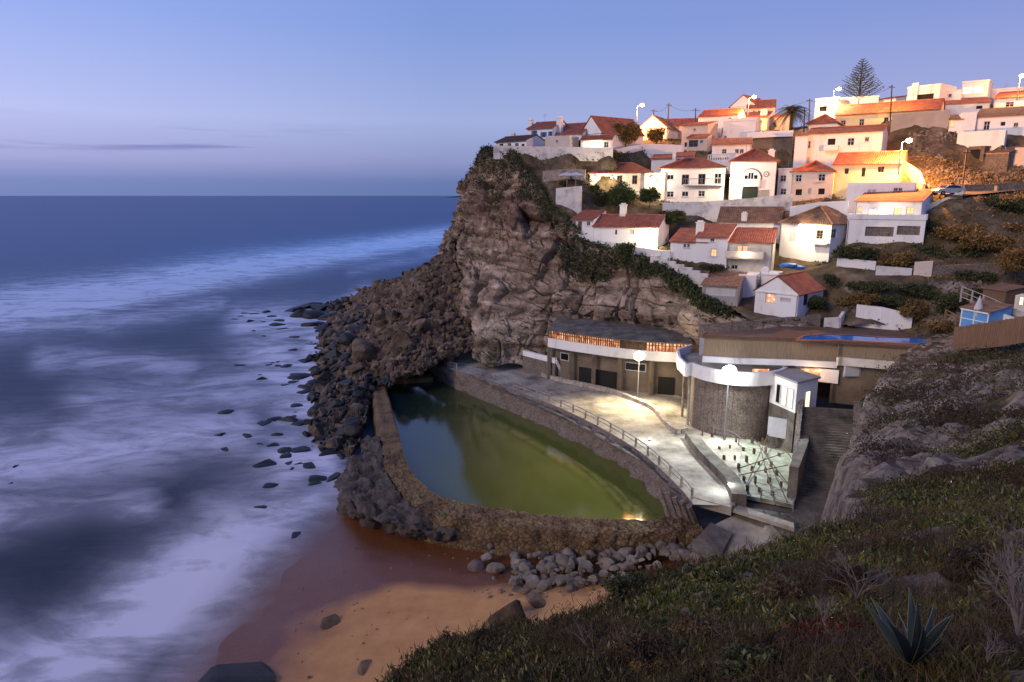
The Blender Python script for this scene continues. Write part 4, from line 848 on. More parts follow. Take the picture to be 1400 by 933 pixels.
def tiles(mb, eA, eB, rA, rB, n, amp=.055, pitch=.30, th=.10):
    eA, eB, rA, rB = map(Vector, (eA, eB, rA, rB)); L_ = max((eB-eA).length, (rB-rA).length); k = max(4, min(220, int(L_/pitch*4)))
    s = len(mb.v)
    for i in range(k+1):
        t = i/k; o = n*(amp*(math.sin(2*math.pi*t*L_/pitch))+th)
        a, b_ = eA.lerp(eB, t), rA.lerp(rB, t); mb.v += [tuple(a-n*.02), tuple(a+o), tuple(b_+o)]
    for i in range(k): q = s+i*3; mb.f += [(q, q+3, q+4, q+1), (q+1, q+4, q+5, q+2)]
class HouseObj: pass
def house(label, uL, YL, uR, YR, vb, vt, d, roof='gx', rh=1.3, wall='white', rm='tile', wins=(), over=.35, found=5., cat='house', name='house', chim=(), group=None, par=.5, addhill=True, cap=True):
    A = P(uL, vb, YL); z0 = A.z; B = P(uR, vb, YR); B.z = z0; h = P(uL, vt, YL).z-z0
    X = (B-A); X.z = 0; w = X.length; X.normalize(); Dn = Vector((-X.y, X.x, 0)); Dn = Dn if Dn.y > 0 else -Dn
    n_f = -Dn
    root = empty(name, (A+B)/2+Dn*d/2, label, cat, group)
    if addhill:
        for s in (0,.33,.67,1): q = A+X*w*s-Dn*1.1; hill_pts.append((q.x, q.y, z0-.3))
        for s, t in ((0,0),(1,0),(0,1),(1,1),(.5,.5)): q = A+X*w*s+Dn*d*t; hill_pts.append((q.x, q.y, z0-.15))
    faces = {'F': (A, X, w, n_f), 'R': (B, Dn, d, X), 'L': (A+Dn*d, -Dn, d, -X), 'B': (B+Dn*d, -X, w, Dn)}
    ops = {k: [] for k in faces}; wl_ = []
    for wn in wins:
        f, u0, v0, u1, v1, kind = wn[:6]; O, Xf, wf, nf = faces[f]
        def hit(u, v):
            r = ray(u, v); t = (O-CAMP).dot(nf)/r.dot(nf); q = CAMP+r*t-O; return q.dot(Xf), q.z
        x0, zt = hit(u0, v0); x1, zb = hit(u1, v1); x0, x1 = min(x0, x1), max(x0, x1)
        x0, x1 = max(.15, x0), min(wf-.15, x1); zb, zt = max(.05, zb), min(h-.1, zt)
        if x1-x0 < .25 or zt-zb < .25: continue
        if any(not (x1 < o[0] or x0 > o[1] or zt < o[2] or zb > o[3]) for o in ops[f]): continue
        ops[f].append((x0, x1, zb, zt)); wl_.append((f, x0, x1, zb, zt, kind))
    mb = MB()
    for k, (O, Xf, wf, nf) in faces.items():
        face_geo(mb, O, Xf, wf, h, ops[k], nf)
        mb.quad(O-Vector((0,0,found)), O+Xf*wf-Vector((0,0,found)), O+Xf*wf, O)
    Z = Vector((0,0,1)); A2, B2 = A+Z*h, B+Z*h; C2, D2 = B2+Dn*d, A2+Dn*d
    if roof == 'gy':
        m1, m2 = (A2+B2)/2+Z*rh, (C2+D2)/2+Z*rh; mb.quad(A2, B2, m1); mb.quad(C2, D2, m2)
    if roof in ('gx', 'gr'):
        m1, m2 = (A2+D2)/2+Z*rh, (B2+C2)/2+Z*rh; mb.quad(D2, A2, m1); mb.quad(B2, C2, m2)
    if roof == 's': mb.quad(D2, A2, D2+Z*rh); mb.quad(B2, C2, C2+Z*rh); mb.quad(C2, D2, D2+Z*rh, C2+Z*rh)
    if roof == 'sr': mb.quad(B2, A2, A2+Z*rh); mb.quad(D2, C2, D2+Z*rh); mb.quad(A2, D2, D2+Z*rh, A2+Z*rh)
    if roof == 'flat':
        mb.quad(A2, B2, C2, D2)
    mb.build('wall', M[wall], root)
    ov = over; rb_ = MB(); roofo = None
    def nrm(a, b_, c): q = (b_-a).cross(c-a).normalized(); return q if q.z > 0 else -q
    if roof == 'gx':
        sl = rh/(d/2); dz_ = Z*(-sl*ov); m1, m2 = (A2+D2)/2+Z*rh, (B2+C2)/2+Z*rh
        for e0, e1, sg_ in ((A2, B2, -1), (C2, D2, 1)):
            a, b_ = e0+Dn*ov*sg_+dz_, e1+Dn*ov*sg_+dz_; ra, rb2 = (m1, m2) if sg_ < 0 else (m2, m1); s_ = -1 if sg_ < 0 else 1
            a, ra, b_, rb2 = a+X*s_*.2, ra+X*s_*.2, b_-X*s_*.2, rb2-X*s_*.2; tiles(rb_, a, b_, ra, rb2, nrm(a, b_, ra))
        rb_.tube(m1-X*.2+Z*.14, m2+X*.2+Z*.14, .13)
    elif roof == 'gy':
        sl = rh/(w/2); dz_ = Z*(-sl*ov); m1, m2 = (A2+B2)/2+Z*rh-Dn*.2, (C2+D2)/2+Z*rh+Dn*.2
        a, b_ = D2-X*ov+dz_+Dn*.2, A2-X*ov+dz_-Dn*.2; tiles(rb_, a, b_, m2, m1, nrm(a, b_, m1))
        a, b_ = B2+X*ov+dz_-Dn*.2, C2+X*ov+dz_+Dn*.2; tiles(rb_, a, b_, m1, m2, nrm(a, b_, m1)); rb_.tube(m1+Z*.14, m2+Z*.14, .13)
    elif roof == 'hip':
        q = min(w, d)/2; a, b_, c, e = A2-X*ov-Dn*ov, B2+X*ov-Dn*ov, C2+X*ov+Dn*ov, D2-X*ov+Dn*ov
        if w >= d: m1, m2 = (A2+D2)/2+X*q+Z*rh, (B2+C2)/2-X*q+Z*rh
        else: m1 = (A2+B2)/2+Dn*q+Z*rh; m2 = (C2+D2)/2-Dn*q+Z*rh
        if w >= d:
            for p, r_, s_, t_ in ((a,b_,m1,m2),(c,e,m2,m1),(b_,c,m2,m2),(e,a,m1,m1)): tiles(rb_, p, r_, s_, t_, nrm(p, r_, s_))
        else:
            for p, r_, s_, t_ in ((a,b_,m1,m1),(c,e,m2,m2),(b_,c,m1,m2),(e,a,m2,m1)): tiles(rb_, p, r_, s_, t_, nrm(p, r_, s_))
        for p, r_ in ((a,m1),(b_,m2 if w >= d else m1),(c,m2),(e,m1 if w >= d else m2),(m1,m2)): rb_.tube(p+Z*.1, r_+Z*.12, .12)
    elif roof == 's':
        a, b_ = A2-Dn*ov-Z*rh/d*ov-X*.2, B2-Dn*ov-Z*rh/d*ov+X*.2; c, e = C2+Z*rh+X*.2, D2+Z*rh-X*.2; tiles(rb_, a, b_, e, c, nrm(a, b_, e))
    elif roof == 'sr':
        a, b_ = B2+X*ov-Z*rh/w*ov-Dn*.2, C2+X*ov-Z*rh/w*ov+Dn*.2; tiles(rb_, a, b_, A2+Z*rh-Dn*.2, D2+Z*rh+Dn*.2, nrm(a, b_, A2+Z*rh))
    elif roof == 'flat':
        if par: rb_.wall([A2, B2, C2, D2, A2], .25, -.002, par)
    if rb_.v: roofo = rb_.build('roof' if roof != 'flat' else 'parapet', M[rm] if roof != 'flat' else M[wall], root)
    if roof not in ('flat',) and cap:
        em = MB(); em.box(A2-n_f*-.02-X*.02-Z*.16, X*(w+.04), n_f*.14, Z*.14); em.build('cornice', M['white'], root)
    for c in chim:        # (u, v top, v bottom, fraction of depth, width)
        fr_ = c[3]; O = A+Dn*d*fr_; r = ray(c[0], c[1]); t = (O-CAMP).dot(n_f)/r.dot(n_f); q = CAMP+r*t; r2 = ray(c[0], c[2]); t2 = (O-CAMP).dot(n_f)/r2.dot(n_f); q2 = CAMP+r2*t2
        cm = MB(); cm.cbox((q.x, q.y, min(q2.z, z0+h)-.4), c[4], c[4], q.z-min(q2.z, z0+h)+.4, math.atan2(X.y, X.x)); cm.cbox((q.x, q.y, q.z+.001), c[4]*1.25, c[4]*1.25, .12, math.atan2(X.y, X.x)); cm.cbox((q.x, q.y, q.z+.122), c[4]*.7, c[4]*.7, .25, math.atan2(X.y, X.x))
        cm.build('chimney', M['white'], roofo or root)
    if w > 5.5 and h > 1.8:
        gm = MB(); q = A+X*(w-.12 if int(uL) % 2 else .12)+n_f*.07; gm.tube(q-Vector((0,0,1)), q+Z*(h-.2), .045, .045, 5); gm.build('downpipe', M['grey'], root)
    if roof in ('gx', 'hip', 'flat') and int(uL+vt) % 3 == 0:
        gm = MB(); q = A+X*w*.3+Dn*d*.5+Z*(h+(rh if roof != 'flat' else 0)-.3); gm.tube(q, q+Z*2.0, .03, .02, 4)
        for t_ in (1.4, 1.65, 1.9): gm.tube(q+Z*t_-X*.45, q+Z*t_+X*.45, .015, .015, 3)
        gm.build('aerial', M['metal'], roofo or root)
    for f, x0, x1, zb, zt, kind in wl_:
        O, Xf, wf, nf = faces[f]; bse = O+Xf*x0+Z*zb-nf*.16; ww, hh = x1-x0, zt-zb; fm = MB(); fw = min(.09, ww*.12)
        if kind in ('open', 'rough'):
            g_ = MB(); q = O+Xf*x0+Z*zb-nf*.21; g_.quad(q, q+Xf*ww, q+Xf*ww+Z*hh, q+Z*hh); g_.build('opening', M['dark'] if kind == 'open' else M['stoneg'], root); continue
        for p, e1, e2 in ((bse, Xf*ww, Z*fw), (bse+Z*(hh-fw), Xf*ww, Z*fw), (bse+Z*fw, Xf*fw, Z*(hh-2*fw)), (bse+Xf*(ww-fw)+Z*fw, Xf*fw, Z*(hh-2*fw))): fm.box(p, e1, nf*.07, e2)
        if kind not in ('door', 'gdoor'):
            fm.box(bse+Xf*(ww/2-fw*.4)+Z*fw, Xf*fw*.8, nf*.05, Z*(hh-2*fw))
            if hh > .9: fm.box(bse+Xf*fw+Z*(hh*.55), Xf*(ww-2*fw), nf*.045, Z*fw*.6)
        fmat = {'blue': 'bluep', 'door': 'wood', 'gdoor': 'green', 'bluel': 'bluep', 'brown': 'wood'}.get(kind, 'frame')
        wo_ = fm.build('door' if kind in ('door', 'gdoor') else 'window', M[fmat], root)
        g_ = MB(); q = bse+nf*.012; g_.quad(q, q+Xf*ww, q+Xf*ww+Z*hh, q+Z*hh); g_.build('pane', M[{'lit': 'lit', 'litw': 'litw', 'blue': 'glass', 'bluel': 'bluep', 'door': 'wood', 'gdoor': 'green', 'shut': 'frame', 'rest': 'rest'}.get(kind, 'glass')], wo_)
        if kind in ('dark', 'lit') and hh < 2:
            sm = MB(); sm.box(O+Xf*(x0-.08)+Z*(zb-.1), Xf*(ww+.16), nf*.10, Z*.08); sm.build('sill', M['frame'], wo_)
        if kind == 'blue':
            for s_ in (-1, 1):
                sm = MB(); sm.box(O+Xf*(x0-.02-ww*.42 if s_ < 0 else x1+.02)+Z*zb, Xf*ww*.4, nf*.05, Z*hh); sm.build('shutter', M['bluep'], wo_)
    R = HouseObj(); R.root = root; R.A, R.B, R.X, R.D, R.n, R.w, R.h, R.d, R.z0 = A, B, X, Dn, n_f, w, h, d, z0; R.roof = roofo; return R
def balcony(R, x0, x1, z, dep=1.1, mat='white', solid=False, name='balcony'):
    """x as fractions of the front, z in metres above the base"""
    m_ = MB(); o = R.A+R.X*R.w*x0+Vector((0,0,z)); W = R.X*R.w*(x1-x0); m_.box(o, W, R.n*dep, (0,0,.16)); b_ = m_.build(name, M[mat], R.root)
    m_ = MB(); q = o+R.n*dep+Vector((0,0,.17))
    if solid: m_.wall([o+Vector((0,0,.17)), q, q+W, o+W+Vector((0,0,.17))], .14, 0, .85); m_.build('parapet', M[mat], b_)
    else:
        pts = [o+Vector((0,0,.17)), q, q+W, o+W+Vector((0,0,.17))]; m_.path([p+Vector((0,0,.95)) for p in pts], .035, 4)
        n = int(W.length/.35)
        for i in range(n+1): m_.tube(q+W*i/n, q+W*i/n+Vector((0,0,.95)), .02, .02, 4, False)
        m_.build('railing', M['metal'], b_)

W_ = lambda f, *r: [(f, *x) for x in r]
# --- clifftop row -----------------------------------------------------------
house('small low white house with a dark grey roof at the very tip of the cliff', 678, 138, 720, 133, 205, 194.5, 6, 'gx', 1.0, rm='tiledark', wins=W_('F', (683,197,688,201,'open'), (694,196,699,201,'dark'), (704,196,709,201,'dark'), (713,197,717,201,'open')), chim=[(702,184,190,.7,.6)])
house('tall white house with bright blue shuttered windows beside the cliff tip', 721, 140, 757, 137, 204, 176.5, 8, 'gx', 1.4, wins=W_('F', (728.5,179,732.5,185.5,'blue'), (741,181,745.5,188,'blue'), (751,180,754,186,'blue'), (724,192,728,199,'dark'), (738,191,746,200,'dark')), chim=[(726,165,172,.3,.75)])
house('white house with a long red roof sloping towards the sea and a tall chimney', 757, 138, 796, 135, 204, 184, 10, 'gx', 2.2, wins=W_('F', (783,192,787,202,'brown'), (789,192,793,202,'brown')), chim=[(765.5,162,178,.1,1.0)])
house('plain blank pink walled annex in front of the blue shuttered house', 745, 133.5, 779, 131, 206.5, 187, 4, 'flat', wall='pinkw', par=.0, wins=W_('F', (760,192,763,195,'dark')))
house('white house with a tall gable end above the lit veranda', 793, 138, 822, 133, 204, 184, 11, 'gy', 3.0, wins=W_('F', (798.5,171,801,179,'dark'), (802,171,804.5,179,'dark')))
house('long low veranda glowing yellow under a dark red roof behind the clifftop wall', 794, 131, 836, 129.5, 204, 192, 3, 's', 1.0, wins=W_('F', (797,193.5,804,203,'litw'), (806,193.5,814,203,'litw'), (816,193.5,823,203,'litw'), (826,194,832,202,'dark')))
house('small white house with a gabled dormer at the right end of the clifftop row', 822, 141, 846, 139, 200, 180, 8, 'gy', 2.4, wall='pinkw', wins=W_('F', (842,171,844,177,'brown')))
# --- upper left-middle ------------------------------------------------------
house('white gabled house behind the orange lit tree', 872, 152, 911, 149, 190, 176, 9, 'gy', 2.4, rm='tileold', wins=W_('F', (896,180,899,186,'dark')))
house('long low house with a red roof left of the tall two window white house', 900, 158, 952, 156, 190, 172, 8, 'gx', 1.6, wall='pinkw', wins=W_('F', (905,177,908,184,'dark'), (912,177,915,184,'dark'), (918,177,921,184,'dark')))
house('narrow pink tower house with an orange roof band', 931, 143, 966, 140, 204, 172, 6, 's', 1.0, wall='pinkw', wins=W_('F', (936,195,941,201,'brown'), (948,195,953,201,'brown'), (948,176,951,179,'dark')))
house('little pink house front with latticed window below the tower house', 939, 138, 966, 136, 205, 189, 3, 's', .8, wall='pinkw', wins=W_('F', (942,192,954,201,'brown'), (957,192,961,196,'dark')))
house('big square white house with a small diamond vent and red roof', 953, 150, 1006, 146, 200, 160, 9, 'gx', 1.6, wins=W_('F', (965,176,971,183,'dark'), (996,161,1000,166,'dark'), (977,178,980,181,'open'), (987,175,991,184,'dark')))
house('flat roofed white house stepped beside the balustrade', 987, 144, 1033, 141, 200, 167, 6, 'flat', par=.6, wins=W_('F', (990,186,993,192,'dark'), (1019,188,1027,192,'brown')))
house('high white house with an outside gable at the top of the village', 997, 168, 1030, 164, 175, 146, 9, 'gy', 2.2, wins=W_('F', (986,150,990,155,'dark')))
house('large orange lit house under a broad red roof behind the street lamp', 1020, 163, 1058, 161, 172, 148, 9, 'gx', 2.0, wall='pinkw', wins=W_('F', (1029,151,1033,157,'dark'), (1036,151,1040,157,'dark'), (1049,153,1052,159,'dark')))
house('low white house with an orange tiled roof under the street lamp', 1006, 154, 1048, 151, 178, 162, 7, 's', 1.8, wall='cream', rm='tile', wins=W_('F', (1033,172,1040,177,'dark')), chim=[(1045,152,165,.3,1.3)])
house('small orange rendered house beside the big palm', 1049, 155, 1069, 153, 178, 161, 6, 's', 1.2, wall='pinkw', wins=W_('F', (1057,168,1061,174,'dark')))
house('low white house with paired windows above the balustrade', 973, 131, 1027, 129, 214, 198, 6, 's', 1.5, wins=W_('F', (987,204,993,211,'dark'), (1005,204,1010,210,'dark'), (1011.5,204,1016.5,210,'dark')))
house('small flat roofed white outhouse left of the two storey balcony house', 890, 131, 921, 129.5, 232, 217, 4, 's', .9, wins=())
house('small raised roof unit between two chimneys above the two storey balcony house', 923, 130, 947, 129, 228, 214, 4, 's', .9, wins=W_('F', (926,217,935,222,'dark')))
# --- middle: long house with wall lamps, balcony house, arch house ----------
hA = house('long low cream house with an orange hipped roof and wall lamps over the garden', 806, 127, 891, 124, 264, 238, 8, 'hip', 1.9, wall='cream', wins=W_('F', (821,241,826.5,252,'brown'), (843.5,240,850.5,252,'brown'), (864.5,240,871,252,'brown')), chim=[(805.5,223,232,.3,.6)])
house('blank white side block between the long cream house and the two storey balcony house', 880, 123, 908, 121, 272, 237, 6, 'flat', par=0, wall='cream', wins=W_('F', (897,243,900,250,'dark')))
hB = house('two storey white house with three balcony doors and a red hipped roof', 902, 121.5, 989, 119, 274, 231, 8, 'hip', 1.8, wins=W_('F', (912,239,921,246,'dark'), (932.5,239,941.5,253,'brown'), (955,238,964,253,'brown'), (977,237,986,252,'dark'), (912,262,921,270,'dark'), (932.5,262,941,269,'dark'), (955,261,963.5,269,'dark')), chim=[(922,209,224,.6,.6)])
balcony(hB, .36, .985, (P(902,254,121.5).z-hB.z0), 1.0)
hC = house('white house with an arched window over a dark arched door and round emblem', 996, 118.5, 1058, 116, 273, 222, 9, 'hip', 2.3, wins=(), chim=[(1001.5,210,222,.3,.9), (1055,207,222,.3,1.0)])
def front_pt(R, u, v, off=0.):
    r = ray(u, v); t = (R.A-CAMP).dot(R.n)/r.dot(R.n); return CAMP+r*t+R.n*off
def arch(R, u, v_spring, v_bot, rad, mat, name, off=.03, t=.05, parent=None, hub=0.):
    c = front_pt(R, u, v_spring, off); b_ = front_pt(R, u, v_bot, off); m_ = MB(); pts = [c+R.X*(rad*math.cos(a))+Vector((0,0,rad*.92*math.sin(a))) for a in [math.pi*i/14 for i in range(15)]]
    lo = [Vector((pts[-1].x, pts[-1].y, b_.z)), Vector((pts[0].x, pts[0].y, b_.z))]; ring_ = pts+lo; k = len(ring_)
    m_.v = [tuple(p+R.n*t) for p in ring_]+[tuple(p) for p in ring_]; m_.f = [tuple(range(k))]+[(i, i+k, (i+1) % k+k, (i+1) % k) for i in range(k)]
    return m_.build(name, mat, parent or R.root), c
arch(hC, 1026.5, 244, 246, 1.78, M['tan'], 'arch_surround', .01, .05)
o, c = arch(hC, 1026.5, 244, 246, 1.55, M['white'], 'arched_window', .02, .10)
for dx, ww, hh in ((-1.02,.52,.75),(-.42,.34,1.15),(.02,.34,1.15),(.50,.52,.75)):
    m_ = MB(); m_.box(c+hC.X*dx+hC.n*.105-Vector((0,0,.25)), hC.X*ww, hC.n*.03, (0,0,hh)); m_.build('pane', M['glass'], o)
mbk = MB(); q = front_pt(hC, 1015, 255.5); q2 = front_pt(hC, 1038, 255.5); mbk.box(q, q2-q, hC.n*.45, (0,0,1.25)); mbk.build('window_box', M['white'], hC.root)
arch(hC, 1025.5, 260, 273, 1.25, M['green'], 'arched_door', .03, .06)
def disc(R, u, v, r, mat, off=.05, t=.05, parent=None, name='emblem'):
    c = front_pt(R, u, v, off); m_ = MB(); m_.tube(c, c+R.n*t, r, r, 20); return m_.build(name, mat, parent or R.root)
e_ = disc(hC, 1047.7, 238.3, .50, M['frame']); disc(hC, 1047.7, 238.3, .40, M['stoneg'], .105, .02, e_, 'ring'); disc(hC, 1047.7, 238.3, .30, M['white'], .13, .02, e_, 'centre'); disc(hC, 1047.7, 238.3, .12, M['stoneg'], .155, .02, e_, 'mark')
m_ = MB(); q = front_pt(hC, 1036, 273, .02); q2 = front_pt(hC, 1051, 273, .02); m_.box(q, q2-q, hC.n*.06, (0,0,1.6)); m_.build('grey_dado', M['grey'], hC.root)
house('narrow white infill house with paired windows right of the arched house', 1061, 118, 1080, 116.5, 278, 232, 5, 'flat', par=.2, wins=W_('F', (1067,240,1074.5,248.5,'dark'), (1067,258,1074.5,267,'dark')))
hD = house('pale pink two storey house joined to the yellow lit house', 1080, 115, 1137, 112, 272, 236, 8, 'hip', 1.8, wall='pinkw', wins=W_('F', (1088,239,1096,249,'dark'), (1119,238,1128,248,'dark'), (1088,259,1096,267,'open'), (1119,258,1127,266,'open'), (1105,258,1109,266,'shut')))
house('yellow lit house with an orange roof beside the sodium street lamp', 1137, 113, 1229, 107.5, 254, 225, 8, 'gx', 1.8, wall='yellow', wins=W_('F', (1155,230.5,1160,238,'brown'), (1178.5,229.5,1182.5,242,'brown'), (1200.5,228,1208.5,236,'brown')))
hE = house('tall white two storey house with a side balcony and red roofs', 1098, 133, 1201, 126, 238, 184, 9, 'gx', 1.3, wins=W_('F', (1102,193,1107.5,203,'dark'), (1132,190,1141,205,'open'), (1159,189,1167.5,199,'dark'), (1182.5,187.5,1188,194,'dark'), (1098.5,215,1106,224,'shut'), (1126,200,1130,212,'dark')))
balcony(hE, .27, .45, P(1130,207,131).z-hE.z0, 1.2, solid=True)
house('lower white wing with its own red roof left of the tall white house', 1083, 132, 1100, 131, 240, 186, 6, 's', 1.0, wins=W_('F', (1085,194,1087,204,'dark'), (1085,217,1087,225,'dark')))
house('square white block with one dark window at the skyline below the conifer', 1112, 156, 1142, 153, 172, 138, 8, 'flat', par=.4, wins=W_('F', (1120.5,146,1130,152,'open')))
house('white house with a low hipped red roof right of the big palm', 1103, 146, 1142, 143, 186, 170, 8, 'hip', 1.9, wins=W_('F', (1118,174,1129,177,'dark')))
# --- upper right ------------------------------------------------------------
hF = house('very long lamp lit house under an orange roof below the conifer', 1140, 150, 1282, 139, 180, 157.5, 9, 'gx', 2.2, wall='yellow', wins=W_('F', (1149.5,165,1156,171,'dark'), (1175,163,1181,172,'dark'), (1209,161,1214.5,168,'brown')))
house('long blank white wall house behind the lamp lit orange roof', 1140, 162, 1198, 158, 165, 136, 7, 'flat', par=.3, wins=())
house('little white house with a dark red roof right of the long blank wall', 1198, 160, 1222, 157, 160, 137, 6, 's', 1.0, wins=())
hG = house('white stepped house with a tall fin wall and a dark roofed terrace', 1238, 152, 1282, 147, 150, 122, 8, 'flat', par=.4, wins=W_('F', (1254,130,1275,143,'open')))
m_ = MB(); a, b_ = front_pt(hG, 1239, 150, .1), front_pt(hG, 1253, 150, .1); za_, zb_ = front_pt(hG, 1240, 137).z, front_pt(hG, 1251, 114).z
m_.v = [tuple(p) for p in (a, b_, Vector((b_.x,b_.y,zb_)), Vector((b_.x,b_.y,zb_))-hG.X*1.1, Vector((a.x,a.y,za_)))]; m_.v += [tuple(Vector(p)+hG.n*.4) for p in m_.v]; m_.f = [(4,3,2,1,0),(5,6,7,8,9)]+[(i, (i+1) % 5, (i+1) % 5+5, i+5) for i in range(5)]; m_.build('fin_wall', M['white'], hG.root)
house('low white house wall with small windows between the terrace and the penthouse', 1283, 150, 1313, 148, 142, 126, 6, 'flat', par=.2, wins=W_('F', (1287,129,1292,135,'dark'), (1297,128.5,1301,133,'dark')))
house('flat roofed penthouse with two wide pale windows on the skyline', 1313, 152, 1349, 149, 136, 114, 7, 'flat', par=.3, wins=W_('F', (1316,119,1329,128,'litw'), (1331,118,1345,127,'litw')))
house('long white house with a red roof below the skyline penthouse', 1281, 146, 1352, 142, 156, 143, 7, 's', 1.7, wins=W_('F', (1335,145,1343,149,'open')))
house('white house with a wide red roof at the upper right corner', 1356, 144, 1420, 139, 160, 135, 8, 's', 2.0, wins=W_('F', (1375,140,1386,146,'frame')))
house('flat white upper house at the right edge of the skyline', 1352, 156, 1420, 151, 146, 124, 8, 'flat', par=.3, wins=())
house('small white house with a brown roof at the end of the grey concrete wall', 1296, 131, 1314, 130, 183, 164, 6, 's', 1.3, rm='tileold', wins=W_('F', (1297.5,164.5,1304,173.5,'lit')))
house('white blank block between the two brown roofed houses', 1312, 130, 1332, 129, 184, 154, 6, 'flat', par=0, wins=())
house('white house with a dark brown tiled roof and a framed door on the right edge', 1331, 130, 1420, 124, 184, 161, 8, 's', 2.2, rm='tileold', wins=W_('F', (1345.5,166,1352.5,178,'dark'), (1368.5,167,1374,172,'open'), (1386,168,1392,174,'dark')))
house('low plain white annex below the dark brown roofed house', 1308, 126.5, 1373, 122, 194, 181, 3, 'flat', par=0, wins=())
house('ruined stone hut with a sagging red roof on the brown slope', 1345, 121, 1376, 118, 236, 210, 6, 's', 1.2, wall='stoneg', rm='tileold', wins=W_('F', (1326,204,1336,222,'open')))
house('roofless block built shed beside the ruined stone hut', 1384, 119, 1400, 118, 228, 202, 5, 'flat', wall='pinkw', par=.0, wins=())
house('small rubble ruin with a black doorway left of the stone hut', 1322, 124, 1343, 122, 227, 203, 4, 'flat', wall='stoneg', par=.3, wins=W_('F', (1327,205,1338,224,'open')))
# --- lower row --------------------------------------------------------------
house('small white cottage with a red roof and brown door on the cliff brow', 781, 112, 811, 110, 321, 300.5, 5, 's', 1.4, wins=W_('F', (790.5,303,795.5,314,'door'), (802,303,807,309,'dark')))
hH = house('long white cottage with a red roof and a glaring wall lamp at its right end', 811, 110, 899, 105, 337, 309, 6, 'gx', 1.6, wins=W_('F', (841,314.5,843.5,321,'brown'), (860,314,867,321,'shut'), (875,314,881,326,'shut')), chim=[(852.5,281,297,.5,.9)])
m_ = MB(); m_.wall([P(781,326,111), P(811,335,108.5), P(860,345,105), P(905,352,101.5), P(916,352,101)], .4, 3, 1.0); o = m_.build('garden_wall', M['white']); tag(o, 'white garden wall running along the cliff brow under the two cottages', 'wall')
hI = house('white house with a striped roof and two tiny windows left of the lit window house', 916, 101.5, 966, 99, 352, 330, 6, 's', 1.6, wins=W_('F', (934.5,333.5,938,339,'dark'), (939.5,333.5,943,339,'dark')))
hJ = house('tall narrow white house with one small glowing window and a conical chimney', 950, 99.5, 993, 97.5, 359, 324, 7, 's', 1.6, wins=W_('F', (971.5,326,976.5,331,'dark'), (972,340.5,979.5,351,'lit')), chim=[(957.5,305,318,.4,1.0)])
hK = house('cream house with a terrace balcony, glowing doors and a striped orange roof', 991, 98, 1054, 95.5, 372, 331, 7, 's', 1.7, wall='cream', wins=W_('F', (1008,336,1014,347,'lit'), (1015.5,336,1022,347,'lit'), (1000,362,1008.5,369,'dark')))
balcony(hK, .0, .82, P(990,352,98).z-hK.z0, 1.5, solid=True, mat='cream')
hL = house('long low white wing with a brown tiled roof behind the striped roofs', 980, 107.5, 1065, 104, 330, 303, 8, 'gx', 2.0, rm='tileold', wins=W_('F', (1023,311,1031,318,'dark'), (1040,311,1047,318,'dark'), (1056,311,1062,318,'dark')), chim=[(1018,293,303,.05,.8)])
hM = house('prominent white house with a hipped brown roof and a lamp blazing on its wall', 1064, 102.5, 1133, 96.5, 352, 305.5, 9, 'hip', 2.4, rm='tileold', wins=W_('F', (1079,318,1087,331,'shut'), (1096,317,1104,330,'shut'), (1116.5,314.5,1124.5,327,'brown'))+W_('R', (1137,313.5,1143,326,'dark'), (1157,312.5,1163,323,'dark')), cap=False)
balcony(hM, .70, 1.0, P(1120,334,97.5).z-hM.z0, .9)
house('white house under the yellow house with a small gabled roof and glowing veranda', 1168, 101, 1258, 95.5, 300, 275, 7, 's', 1.6, rm='tile', wins=W_('F', (1173,283,1178,290,'lit'), (1187,286,1213,297,'litw'), (1222,284.5,1232,294,'lit'), (1239.5,283,1249,293,'lit')))
house('white basement storey with two rough stone bays under the glowing veranda', 1156, 97.5, 1262, 92.5, 333, 299.5, 5, 'flat', par=.7, wins=W_('F', (1183.5,310,1221,324,'rough'), (1227,309,1257,322,'rough')))
house('blank white upper block with two pairs of windows behind the glowing veranda', 1155, 106, 1249, 101.5, 290, 250, 6, 'flat', par=0, wins=W_('F', (1186.5,259.5,1190.5,268,'shut'), (1193,259.5,1197,268,'shut'), (1222,257,1227,266,'dark'), (1228.5,257,1233,266,'dark')))
hN = house('white gabled house with an orange lit window above the bastion', 1031, 86.5, 1090, 82.5, 424, 397, 7.5, 'gy', 1.9, rm='tile', wins=W_('F', (1047,401,1060,415.5,'rest'), (1067,407,1081,414,'shut'))+W_('R', (1099.5,402,1104,417,'brown')), over=.2)
house('small white lean to with a chimney behind the white gabled house', 1040, 92, 1062, 91, 392, 376, 4, 'flat', par=.2, wins=(), chim=[(1046,369,380,.2,.7)])
hO = house('grey shed with a mossy tiled roof and a wide pale shutter on the rock ledge', 959, 89.5, 1008, 87.5, 411, 389, 7, 's', 1.1, wall='grey', rm='tileold', wins=W_('F', (964,391,1005,406,'shut')))
house('white house block with a stone lower floor standing right of the grey shed', 1008, 92, 1032, 91, 405, 376, 5, 'flat', par=0, wins=())
house('low white walled enclosure on the ledge left of the grey shed', 910, 91.3, 941, 90, 428, 417, 3, 'flat', wall='stoneg', par=.25, found=.3, wins=W_('F', (917.5,412,925,419,'open')), addhill=False)
